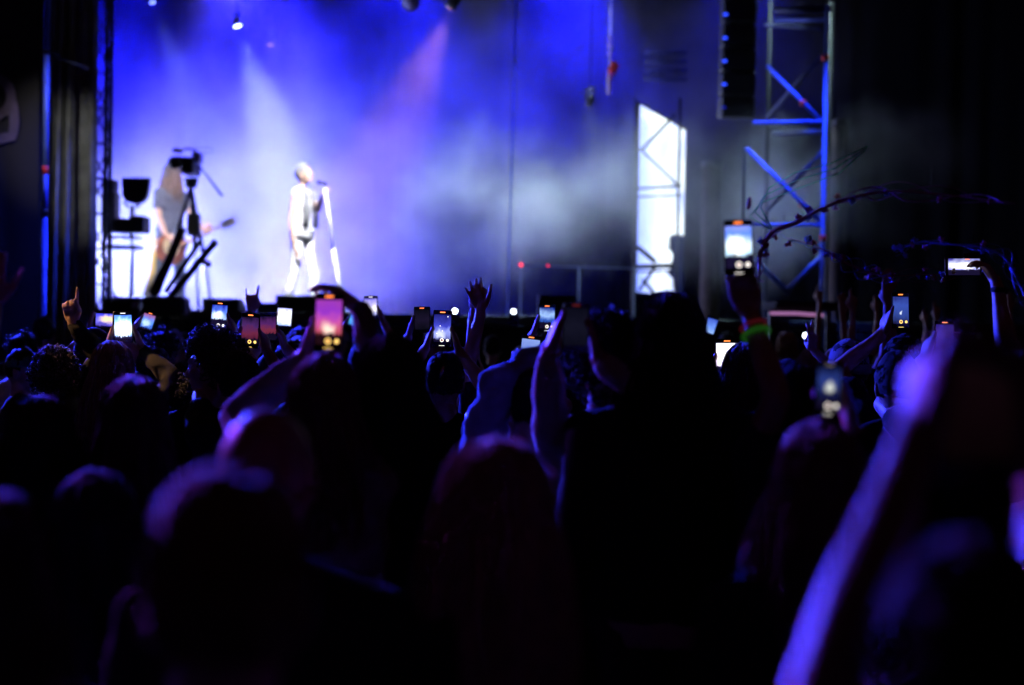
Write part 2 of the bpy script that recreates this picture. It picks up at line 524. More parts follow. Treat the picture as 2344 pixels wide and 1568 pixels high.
# ---- hung line array with blue pilot lights
la = thing('line_array_speaker', P(1660, 260, 17.5), 'black hanging line-array loudspeaker with a column of small blue lights', 'speaker')
BLUEP = emit('blue_pilot_light', (.02, .06, 1), 3.0)
for k, y in enumerate((-20, 33, 87, 140, 193, 246)):
    c = P(1690 - k*1.2, y, 17.6)
    cab = part(MB().rbox(c, (.42, .36, .265), .02, Matrix.Rotation(R(-2 + k*1.5), 3, 'X')), 'cabinet', CASE, la)
    q = P(1661 - k*1.0, y, 17.38)
    part(MB().rbox(q, (.05, .012, .022), .003), 'pilot_light', BLUEP if k not in (5,) else emit('dim_pilot_light', (.02, .04, 1), .5), cab)
part(MB().tube(P(1690, -30, 17.6), (P(1690, -30, 17.6).x, 17.6, 8.2), .02), 'hanging_cable', BLACKM, la)

# ---- roof truss, runs above the picture
RZ = 8.2
truss('roof_truss', (-8.8, 18.3, RZ + .2), (9.3, 18.3, RZ + .2), .4, 'long horizontal roof truss over the stage front carrying the lights', bays=24)
truss('roof_truss', (-8.8, 22.4, RZ + .3), (9.3, 22.4, RZ + .3), .4, 'rear horizontal roof truss over the back of the stage', bays=24)
truss('roof_truss', (-8.8, 12.5, RZ + .6), (9.3, 12.5, RZ + .6), .4, 'front roof truss ahead of the stage edge carrying the audience lights', bays=24)
truss('truss_tower', (9.4, 18.3, 0), (9.4, 18.3, RZ + .6), .4, 'black lattice tower holding the roof on the far side of the stage', bays=10)
truss('truss_tower', (-8.9, 18.3, 0), (-8.9, 18.3, RZ + .6), .4, 'black lattice tower holding the roof behind the printed banner', bays=10)

# ---- moving-head lamps: fixture, lens and its own beam
LAMPN = [0]
def moving_head(loc, target, color, watts, cone, label, blend=.6, hang=None, lens=None, lr=.07, group='stage lamps on the roof trusses', rad=.06, q=1.0):
    loc = Vector(loc); target = Vector(target)
    d = (target - loc).normalized()
    t = thing('stage_lamp', loc + Vector((0, 0, -.15)), label, 'stage lamp', group)
    side = d.cross(Vector((0, 0, 1)))
    side = side.normalized() if side.length > 1e-3 else Vector((1, 0, 0))
    part(MB().rbox(loc + Vector((0, 0, .36*q)), (.3*q, .24*q, .1*q), .015*q), 'base', CASE, t)
    part(MB().tube(loc + Vector((0,0,.4*q)), (loc + Vector((0,0,.62*q))) if hang is None else Vector((loc.x, loc.y, hang)), .025 if hang is None else .008), 'clamp' if hang is None else 'drop_rod', BLACKM, t)
    yk = MB()
    for sg in (-1, 1):
        yk.path([loc + Vector((0,0,.31*q)) + side*.05*sg*q, loc + Vector((0,0,.27*q)) + side*.17*sg*q, loc + side*.17*sg*q], .022*q, 8)
    part(yk, 'yoke', PLASTIC, t, True)
    hd = MB(); pts = [loc - d*.2*q, loc - d*.19*q, loc - d*.1*q, loc + d*.06*q, loc + d*.16*q, loc + d*.17*q]
    hd.path(pts, [.03*q, .09*q, .125*q, .135*q, .12*q, .10*q], 18)
    h = part(hd, 'head', PLASTIC, t, True)
    LAMPN[0] += 1
    lm = emit('lens_glow_%d' % LAMPN[0], color, lens if lens is not None else 20)
    part(MB().disc(loc + d*.175*q, d, lr), 'lens', lm, h)
    ld = bpy.data.lights.new('beam', 'SPOT')
    ld.energy = watts; ld.color = color; ld.spot_size = R(cone); ld.spot_blend = blend
    ld.shadow_soft_size = rad
    lo = bpy.data.objects.new('beam', ld); col.objects.link(lo)
    lo.location = loc + d*(.175*q + .05) - Vector(parent_base(t))
    lo.rotation_euler = d.to_track_quat('-Z', 'Y').to_euler()
    lo.parent = t
    return t

BLUE = (.006, .006, 1.0); WHITE = (.80, .85, 1.0); LAV = (.41, .48, 1.0); SALMON = (1.0, .40, .26); WARM = (1.0, .80, .5)
# seen in the picture
moving_head(P(345, -4, 20.5), P(480, 330, 20.2), (.16, .22, 1.0), 2800, 22, 'lamp at the top edge left throwing a pale blue beam down right', .6, hang=RZ + .3, q=.4, lens=6, lr=.04)
moving_head(P(541, 52, 19.6), P(690, 500, 19.4), (.30, .38, 1.0), 3000, 34, 'bright bluish-white stage lamp with a visible cone above the guitarist', .6, lr=.055, hang=RZ + .3, q=.3, lens=16)
moving_head(P(1037, 2, 19.2), P(900, 330, 19.6), SALMON, 2200, 42, 'salmon-pink stage lamp at the top edge with a warm beam', .7, lr=.05, hang=RZ + .3, q=.7, lens=7)
moving_head(P(937, -6, 19.0), P(1000, 300, 22), BLUE, 30, 20, 'unlit dark stage lamp at the top edge beside the pink beam', .5, lens=.05, hang=RZ + .3)
moving_head(P(619, 92, 23.0), P(600, 500, 23), (1, .5, .6), 20, 30, 'small dim pinkish lamp high in the haze above the singer', .5, lens=1.6, lr=.05, hang=RZ + .4, q=.45)
moving_head(P(1350, 232, 18.0), P(1250, 520, 18.5), (.6, .7, 1.0), 120, 50, 'small pale blue lamp left of the video screen top', .8, lens=1.5, lr=.035, hang=RZ + .3, q=.4)
# above the picture, lighting the smoke, the performers and the crowd
for (x, y, tx, w_, lab) in ((-6.4, 21.2, -5.4, 13000, 'blue wash lamp on the roof truss over stage left'), (-4.0, 21.2, -3.6, 12500, 'blue wash lamp on the roof truss over the guitarist'),
                            (-1.8, 21.2, -2.0, 6500, 'blue wash lamp on the roof truss over the singer'), (.8, 21.6, .4, 5600, 'blue wash lamp on the roof truss over centre stage'),
                            (3.6, 21.6, 3.0, 900, 'blue wash lamp on the roof truss behind the video screen'), (-4.6, 23.6, -4.2, 7000, 'blue wash lamp on the rear truss behind the guitarist'), (-1.6, 23.6, -2.2, 2200, 'blue wash lamp on the rear truss behind the singer')):
    moving_head((x, y, RZ - .35), (tx, y + 1.0, STZ), BLUE, w_, 96, lab, 1.0)
for (y, w_, lab) in ((18.2, 3500, 'added lavender side flood hidden on the stage floor behind the drape'), (21.0, 6000, 'added lavender side flood hidden on the stage floor by the rear curtain')):
    moving_head((-7.2, y, STZ + .8), (-2.6, y - .1, STZ + .7), LAV, w_, 96, lab, 1.0, group='added floods hidden on the stage floor', rad=.15)  # added out of view to brighten the smoke low at left
moving_head((-3.15, 21.5, STZ + .12), (-2.7, 19.2, STZ + 2.2), LAV, 250, 125, 'added low lavender uplight hidden on the stage floor behind the singer', 1.0, group='added floods hidden on the stage floor', hang=STZ + .3, q=.35, lens=6)  # added behind the wide wedge to spread the lavender glow in the smoke
moving_head((-4.46, 21.8, STZ + .08), (-4.2, 19.2, STZ + 2.2), LAV, 150, 125, 'added low lavender uplight hidden on the stage floor behind the guitarist', 1.0, group='added floods hidden on the stage floor', hang=STZ + .3, q=.35, lens=6)  # second added uplight, kept out of view behind a wedge
moving_head((-4.4, 22.4, RZ - .35), (-3.6, 19.6, STZ), (.18, .14, 1.0), 2400, 80, 'lavender back lamp on the rear truss above the guitarist', 1.0)
moving_head((-.9, 12.8, RZ + .1), P(695, 555, 17.2), (.90, .92, 1), 9500, 15, 'white key lamp on the front truss aimed at the singer', .5)
moving_head((-3.4, 12.8, RZ + .1), P(405, 555, 17.6), (1, .84, .74), 5200, 10, 'warm key lamp on the front truss aimed at the guitarist', .5)
moving_head((1.0, 17.9, RZ - .35), P(1200, 500, 16.8), (.64, .88, 1.0), 4000, 52, 'cool white lamp on the roof truss over the drifting smoke', 1.0)
moving_head((3.4, 17.9, RZ - .35), P(1720, 500, 16.6), (.50, .76, .88), 1400, 54, 'pale lamp on the roof truss over the smoke by the tower', 1.0)
# lamps turned on the crowd, then added ones for tower, pole and drape
moving_head((-5.2, 12.7, 3.9), (-.1, 4.6, 1.5), (.03, .04, 1.0), 14000, 58, 'blue audience lamp on the side mast beside the banner', .8, group='lamps beside the crowd')
moving_head((-7.8, 11.4, 4.7), (.0, 1.9, 1.5), (.30, .05, 1.0), 4800, 18, 'violet audience lamp on the outer side mast left of the banner', .8, group='lamps beside the crowd')
moving_head((1.6, 12.6, RZ + .1), P(1830, 380, 15.2), (.03, .09, 1.0), 7000, 15, 'added blue lamp on the front truss to brighten the scaffold tower', .8)  # added unseen lamp that brings out the tower pipes
moving_head((1.2, 12.3, RZ + .1), P(104, 420, 12.8), (.03, .06, 1.0), 8000, 15, 'added blue lamp on the front truss to brighten the scaffold pole', .8)  # added unseen lamp that turns the pole blue
moving_head((-4.6, 6.4, 4.2), P(160, 672, 6.1), (1.0, .5, .2), 900, 8.5, 'warm festoon spot on a mast left of the picture', .8, group='lamps beside the crowd', hang=4.9, q=.5)
moving_head((-4.4, 8.2, 5.4), P(160, 380, 13.6), (1.0, .98, .95), 450, 15, 'added white lamp on a mast left of the picture to brighten the drape', .9, group='lamps beside the crowd', hang=6.2, q=.5)  # added unseen lamp that lifts the drape folds out of the dark
mast = thing('lamp_mast', (-5.45, 12.45, 0), 'black side mast beside the banner holding the blue audience lamp', 'mast')
part(MB().tube((-5.45, 12.45, 0), (-5.45, 12.45, 6.3), .06), 'pole', BLACKM, mast, True)
part(MB().tube((-5.45, 12.45, 4.53), (-5.2, 12.75, 4.53), .025), 'arm', BLACKM, mast, True)
part(MB().rbox((-5.45, 12.45, .04), (.9, .9, .08), .02), 'base', BLACKM, mast)
mast = thing('lamp_mast', (-8.1, 11.6, 0), 'black outer side mast holding the violet audience lamp', 'mast')
part(MB().tube((-8.1, 11.6, 0), (-8.1, 11.6, 5.4), .06), 'pole', BLACKM, mast, True)
part(MB().tube((-8.1, 11.6, 5.34), (-7.75, 11.35, 5.34), .025), 'arm', BLACKM, mast, True)
part(MB().rbox((-8.1, 11.6, .04), (.9, .9, .08), .02), 'base', BLACKM, mast)
mast = thing('lamp_mast', (-5.3, 7.3, 0), 'black mast left of the picture holding the two side lamps', 'mast')
part(MB().tube((-5.3, 7.3, 0), (-5.3, 7.3, 6.3), .05), 'pole', BLACKM, mast, True)
part(MB().tube((-4.55, 6.3, 4.92), (-5.35, 7.4, 4.92), .025), 'arm', BLACKM, mast, True)
part(MB().tube((-5.4, 7.2, 6.22), (-4.35, 8.3, 6.22), .025), 'arm', BLACKM, mast, True)
part(MB().rbox((-5.3, 7.3, .04), (.8, .8, .08), .02), 'base', BLACKM, mast)

# ---- stage smoke
def smoke_mat():
    m = bpy.data.materials.new('stage_smoke'); m.use_nodes = True
    t = m.node_tree; N = t.nodes; L = t.links
    N.remove(N['Principled BSDF'])
    pv = N.new('ShaderNodeVolumePrincipled')
    pv.inputs['Color'].default_value = (.96, .96, .97, 1)
    pv.inputs['Anisotropy'].default_value = 0.15
    L.new(pv.outputs[0], N['Material Output'].inputs['Volume'])
    geo = N.new('ShaderNodeNewGeometry')
    nz = N.new('ShaderNodeTexNoise'); nz.inputs['Scale'].default_value = .72; nz.inputs['Detail'].default_value = 4.0
    nz.inputs['Roughness'].default_value = .55
    L.new(geo.outputs['Position'], nz.inputs['Vector'])
    off = N.new('ShaderNodeVectorMath'); off.operation = 'SUBTRACT'; off.inputs[1].default_value = (.5, .5, .5)
    L.new(nz.outputs['Color'], off.inputs[0])
    wob = N.new('ShaderNodeVectorMath'); wob.operation = 'MULTIPLY_ADD'
    wob.inputs[1].default_value = (2.4, 1.9, 2.0)
    L.new(off.outputs[0], wob.inputs[0]); L.new(geo.outputs['Position'], wob.inputs[2])
    total = None
    def math(op, a, b):
        n = N.new('ShaderNodeMath'); n.operation = op
        for i, q in enumerate((a, b)):
            if isinstance(q, (int, float)): n.inputs[i].default_value = q
            else: L.new(q, n.inputs[i])
        return n.outputs[0]
    for (c, r_, wgt, e0) in SMOKE:
        sb = N.new('ShaderNodeVectorMath'); sb.operation = 'SUBTRACT'; sb.inputs[1].default_value = c
        L.new(wob.outputs[0], sb.inputs[0])
        dv = N.new('ShaderNodeVectorMath'); dv.operation = 'DIVIDE'; dv.inputs[1].default_value = r_
        L.new(sb.outputs[0], dv.inputs[0])
        ln = N.new('ShaderNodeVectorMath'); ln.operation = 'LENGTH'; L.new(dv.outputs[0], ln.inputs[0])
        mr = N.new('ShaderNodeMapRange'); mr.interpolation_type = 'SMOOTHSTEP'
        mr.inputs[1].default_value = e0; mr.inputs[2].default_value = 1.0
        mr.inputs[3].default_value = wgt; mr.inputs[4].default_value = 0.0
        L.new(ln.outputs['Value'], mr.inputs[0])
        total = mr.outputs[0] if total is None else math('ADD', total, mr.outputs[0])
    n2 = math('MULTIPLY', nz.outputs[0], 4.6)
    n2 = math('SUBTRACT', n2, 1.7)
    n2 = math('MAXIMUM', n2, .15)
    den = math('MULTIPLY', total, n2)
    L.new(den, pv.inputs['Density'])
    try: m.cycles.volume_sampling = 'MULTIPLE_IMPORTANCE'
    except Exception: pass
    try: m.cycles.volume_step_rate = 1.0
    except Exception: pass
    return m
pB = P(1215, 445, 16.9); pC = P(1690, 470, 16.7); pD = P(2060, 340, 16.6); pE = P(930, 580, 16.9)
pF = P(1450, 400, 16.8); pG = P(1850, 430, 16.4); pH = P(880, 330, 17.6)
SMOKE = [((-2.8, 22.2, 4.8), (6.4, 4.4, 4.6), .06, .2),
         ((-4.5, 19.4, 2.9), (4.2, 3.9, 3.0), .26, .25),
         ((1.8, 22.2, 6.0), (4.6, 3.0, 3.2), .08, .1),
         (tuple(pB), (2.0, 1.1, 1.05), .70, .0),
         (tuple(pF), (1.5, 1.0, .95), .45, .0),
         (tuple(pC), (1.5, .9, 1.3), .70, .0),
         (tuple(pG), (1.3, .8, .9), .30, .0),
         (tuple(pD), (1.0, 1.0, .8), .26, .0),
         (tuple(pE), (1.0, 1.0, .75), .40, .0),
         (tuple(pH), (1.2, 1.0, .8), .20, .0)]
sm = MB().box((0.1, 21.3, 5.0), (16.6, 11.9, 2*(5.0 - STZ) - .02))
smo = sm.build('stage_smoke', smoke_mat())
smo['kind'] = 'stuff'; smo['label'] = 'blue and white lit theatrical smoke drifting over the stage'; smo['category'] = 'smoke'
# ================================================================== PEOPLE
def remesh(mb, vox, smooth_it=2):
    me = bpy.data.meshes.new('tmp'); me.from_pydata(mb.v, [], mb.f)
    o = bpy.data.objects.new('tmp', me); col.objects.link(o)
    md = o.modifiers.new('r', 'REMESH'); md.mode = 'VOXEL'; md.voxel_size = vox
    if smooth_it:
        ms = o.modifiers.new('s', 'SMOOTH'); ms.iterations = smooth_it; ms.factor = .5
    dg = bpy.context.evaluated_depsgraph_get()
    ev = o.evaluated_get(dg); m2 = ev.to_mesh()
    n = len(m2.vertices); co = np.empty(n*3, 'f'); m2.vertices.foreach_get('co', co)
    nr = np.empty(n*3, 'f'); m2.vertices.foreach_get('normal', nr)
    fs = [tuple(p.vertices) for p in m2.polygons]
    ev.to_mesh_clear()
    bpy.data.objects.remove(o); bpy.data.meshes.remove(me)
    return co.reshape(-1, 3), nr.reshape(-1, 3), fs

def np_mesh(name, chunks, mats, parent, smooth=True):
    """chunks: (verts, faces, material index) in the parent's local frame"""
    vs = []; fs = []; mi = []; o = 0
    for v, f, k in chunks:
        vs.append(np.asarray(v, 'f').reshape(-1, 3)); fs += [tuple(i + o for i in q) for q in f]; mi += [k]*len(f); o += len(vs[-1])
    me = bpy.data.meshes.new(name)
    me.from_pydata(np.concatenate(vs).tolist(), [], fs)
    me.polygons.foreach_set('use_smooth', [smooth]*len(me.polygons))
    for m in mats: me.materials.append(m)
    if len(mats) > 1: me.polygons.foreach_set('material_index', mi)
    me.update()
    ob = bpy.data.objects.new(name, me); col.objects.link(ob); ob.parent = parent
    return ob

def skin_mat(name, c): return mat(name, c, .48, 0, .1, 30, .05, .45, sss=.0)
SKIN_L = skin_mat('light_skin', (.56, .36, .28)); SKIN_M = skin_mat('tan_skin', (.42, .25, .17)); SKIN_D = skin_mat('brown_skin', (.2, .11, .07))
HAIR_BK = mat('black_hair', (.008, .0075, .008), .78, 0, .5, 30, 0, .15); HAIR_BR = mat('brown_hair', (.03, .018, .011), .78, 0, .5, 30)
HAIR_BL = mat('blonde_hair', (.36, .24, .12), .78, 0, .4, 40); HAIR_GR = mat('grey_hair', (.25, .25, .26), .78, 0, .3, 40)
HAIR_LB = mat('light_brown_hair', (.14, .085, .05), .78, 0, .4, 40)
def cloth(name, c, sheen=.2): return mat(name, c, .9, 0, .25, 18, .25, .2, sheen, bscale=220)
C_BLACK = cloth('black_fabric', (.009, .009, .010), .0); C_CHAR = cloth('charcoal_fabric', (.024, .024, .027), .05); C_NAVY = cloth('navy_fabric', (.02, .024, .05))
C_GREY = cloth('grey_fabric', (.2, .2, .21)); C_PALE = cloth('pale_fabric', (.55, .55, .56)); C_BLUE = cloth('blue_knit', (.30, .36, .6)); C_DENIM = cloth('denim', (.06, .08, .14))
C_TEAL = cloth('teal_fabric', (.05, .17, .19)); C_RED = cloth('dark_red_fabric', (.12, .02, .025)); C_OLIVE = cloth('olive_fabric', (.05, .055, .03)); C_WHITE = cloth('white_fabric', (.75, .74, .74))
for _m in (HAIR_BR, HAIR_BL, HAIR_GR, HAIR_LB, HAIR_BK):
    _b = _m.node_tree.nodes['Principled BSDF']; _b.inputs['Sheen Weight'].default_value = .12 if _m is HAIR_BK else .5; _b.inputs['Sheen Roughness'].default_value = .45
for _m in (HAIR_BR, HAIR_BL, HAIR_GR, HAIR_LB): _m.node_tree.nodes['Principled BSDF'].inputs['Specular IOR Level'].default_value = .18
SHOE = mat('shoe_leather', (.02, .018, .016), .5)
EYEW = mat('eye', (.75, .74, .72), .15, 0, .02)

POSES = {   # curl of index, middle, ring, little finger (degrees per joint), spread, thumb folded in
    'open': ((6, 8, 10, 12), .5, 0), 'spread': ((4, 14, 10, 6), 1.0, 0), 'point': ((3, 78, 82, 84), .2, .8), 'horns': ((4, 86, 86, 6), .6, 1),
    'peace': ((5, 4, 84, 84), .7, 1), 'grip': ((34, 36, 38, 40), .15, .5), 'fist': ((82, 84, 86, 86), 0, 1), 'relax': ((22, 26, 30, 34), .15, .3)}

def hand(mb, Wp, u, n, side, pose, s):
    u = u.normalized(); n = (n - u*n.dot(u)).normalized()
    t = u.cross(n) * (1 if side == 'R' else -1)
    curls, spread, thin = POSES[pose]
    mb.ell(Wp + u*.05*s, (t*.037*s, n*.0145*s, u*.052*s), 14, 8)
    for i in range(4):
        off = (.029, .0095, -.0105, -.029)[i]*s
        b = Wp + u*(.085, .09, .087, .078)[i]*s + t*off
        mb.capsule(Wp + u*.015*s + t*off*.55, b, .013*s, .0115*s, 10)
        L = (.072, .08, .074, .058)[i]*s; rr = (.0098, .0102, .0098, .0086)[i]*s
        c = R(curls[i]); th = 0
        su = (u + t*spread*(.24, .07, -.09, -.26)[i]).normalized()
        p = b
        for k, fr in enumerate((.46, .3, .24)):
            th += c*(1.0, 1.05, .75)[k]
            d = su*math.cos(th) + n*math.sin(th)
            q = p + d*L*fr
            mb.capsule(p, q, rr*(1 - .09*k), rr*(.93 - .09*k), 10)
            p = q
    tb = Wp + u*.022*s + t*.024*s + n*.004*s
    d1 = (t*(.75 - .35*thin) + u*.75 + n*(.2 + .5*thin)).normalized()
    d2 = (t*(.45 - .9*thin) + u*.9 + n*(.15 + .6*thin)).normalized()
    if pose == 'grip': d1 = (t*.42 + u*.9).normalized(); d2 = (u + t*.12).normalized()
    mb.capsule(tb, tb + d1*.042*s, .0165*s, .0125*s, 10)
    mb.capsule(tb + d1*.042*s, tb + d1*.042*s + d2*.034*s, .0118*s, .0105*s, 10)
    mb.capsule(tb + d1*.042*s + d2*.034*s, tb + d1*.042*s + d2*.062*s, .0105*s, .0085*s, 10)

def elbow_ik(S, Wp, l1, l2, hint):
    d = Wp - S; L = d.length
    k = 1.0
    if L > (l1 + l2)*.985:
        k = L/((l1+l2)*.985)
    l1 *= k; l2 *= k
    dn = d.normalized(); a = (l1*l1 - l2*l2 + L*L)/(2*L)
    h = math.sqrt(max(l1*l1 - a*a, 0))
    hv = hint - dn*hint.dot(dn)
    hv = hv.normalized() if hv.length > 1e-4 else Vector((0, 0, -1))
    return S + dn*a + hv*h, k

def hair_mesh(style, C, hx, hy, hz, s, rnd, length=.3, dens=1.0, vol=1.0):
    """C: head centre; hx,hy,hz: head axes (right, forward, up)"""
    mb = MB()
    def scalp(th, ph, k=1.0):      # th around (0 = forward), ph up
        return Vector((math.sin(th)*math.cos(ph)*.083*k, math.cos(th)*math.cos(ph)*.103*k - .010, math.sin(ph)*.108*k + .026))*s
    def W3(v): return C + hx*v.x + hy*v.y + hz*v.z
    def front_cut(th):             # hairline: lowest ph for this direction
        a = abs((th + math.pi) % (2*math.pi) - math.pi)/math.pi     # 0 front .. 1 back
        return R(38 - 95*min(1, max(0, (a - .16)/.5)))
    n, m = 28, 10
    rings = []; seed = rnd.uniform(0, 99)
    for i in range(m + 1):
        row = []
        for k in range(n):
            th = 2*math.pi*k/n; lo = front_cut(th); ph = lo + (R(88) - lo)*(i/m)
            q = scalp(th, ph, 1.0)
            bump = 1.0 + (.10 if style in ('short', 'long') else .13)*mnoise.noise(Vector((q.x*26/s + seed, q.y*26/s, q.z*26/s))) + (.05 if i else .0)
            row.append(W3(Vector((q.x*bump, q.y*bump, q.z*bump))))
        rings.append(row)
    mb.loft(rings)
    def strand(pts, r0, r1):
        pts = [Vector(p) for p in pts]
        mb.path(pts, [r0 + (r1 - r0)*(i/(len(pts)-1)) for i in range(len(pts))], 3)
    crown = Vector((.008, -.045, .105)); fs = rnd.uniform(0, 40)
    def onto(v, k):                # push a point back to the scalp surface
        q = Vector((v.x/s/.083, (v.y/s + .010)/.103, (v.z/s - .026)/.108)); q = q.normalized()*k
        return Vector((q.x*.083, q.y*.103 - .010, q.z*.108 + .026))*s
    if style in ('short', 'messy'):
        cnt = int((520 if style == 'short' else 640)*dens)
        for _ in range(cnt):
            th = rnd.uniform(-math.pi, math.pi); lo = front_cut(th)
            ph = math.asin(rnd.uniform(math.sin(lo), 1.0))
            b = scalp(th, ph, 1.03); v = b - crown*s
            sw = mnoise.noise_vector(b*14/s + Vector((fs, 0, 0)))
            d = (v.normalized()*.8 + sw*(.5 if style == 'short' else 1.1) + Vector((0, 0, -.25))).normalized()
            L = (rnd.uniform(.02, .034) if style == 'short' else rnd.uniform(.035, .075))*s
            lift = (1.045, 1.07) if style == 'short' else (1.07, 1.13)
            lf = rnd.uniform(.6, 1.25)
            p1 = onto(b + d*L*.5, 1 + (lift[0]-1)*lf); p2 = onto(b + d*L, 1 + (lift[1]-1)*lf*rnd.uniform(.4, 1.3))
            strand([W3(b), W3(p1), W3(p2)], .0034*s if style == 'short' else .0042*s, .0009*s)
    if style == 'curly':
        for _ in range(int(460*dens)):
            th = rnd.uniform(-math.pi, math.pi); lo = front_cut(th)
            ph = math.asin(rnd.uniform(math.sin(lo), 1.0))
            b = scalp(th, ph, 1.03); nn = (b - Vector((0, -.01, .02))*s).normalized()
            tg = Vector((rnd.uniform(-1, 1), rnd.uniform(-1, 1), rnd.uniform(-.9, .5)))
            tg = (tg - nn*tg.dot(nn)).normalized(); bt = nn.cross(tg)
            rr = rnd.uniform(.007, .014)*s*vol; cpts = []; out = rnd.uniform(.0, .03)*s*vol
            for j in range(8):
                a = j*.95
                cpts.append(W3(b + nn*(out + rr*math.sin(a)) + tg*rr*math.cos(a) + bt*j*.003*s))
            strand(cpts, .0042*s, .0024*s)
    if style == 'long':
        cnt = int(620*dens)
        for _ in range(cnt):
            th = rnd.uniform(-math.pi, math.pi); lo = front_cut(th)
            ph = math.asin(rnd.uniform(math.sin(lo), .96))
            pts = []; kk = rnd.uniform(1.03, 1.10)
            for j in range(4):
                p2 = ph + (min(ph, max(lo - R(6), R(-8))) - ph)*(j/3)
                pts.append(W3(scalp(th + .05*math.sin(j + fs), p2, kk)))
            L = (length + .09)*s*rnd.uniform(.6, 1.05)
            e = pts[-1]; out = (hx*math.sin(th) + hy*math.cos(th)); out.z *= .2
            clump = mnoise.noise(Vector((th*2.2, fs, 0)))
            sway = (rnd.uniform(-.025, .025) + .05*clump)*s
            wv = clump*6 + rnd.uniform(0, 1.2)
            for j in range(1, 6):
                f = j/5
                pts.append(e + Vector((0, 0, -L*f)) + out*(.03*vol*math.sin(f*2.4))*s + hx*sway*f + (hx + hy*.6)*.009*s*math.sin(f*8 + wv)*f)
            strand(pts, .0046*s, .0016*s)
    return mb

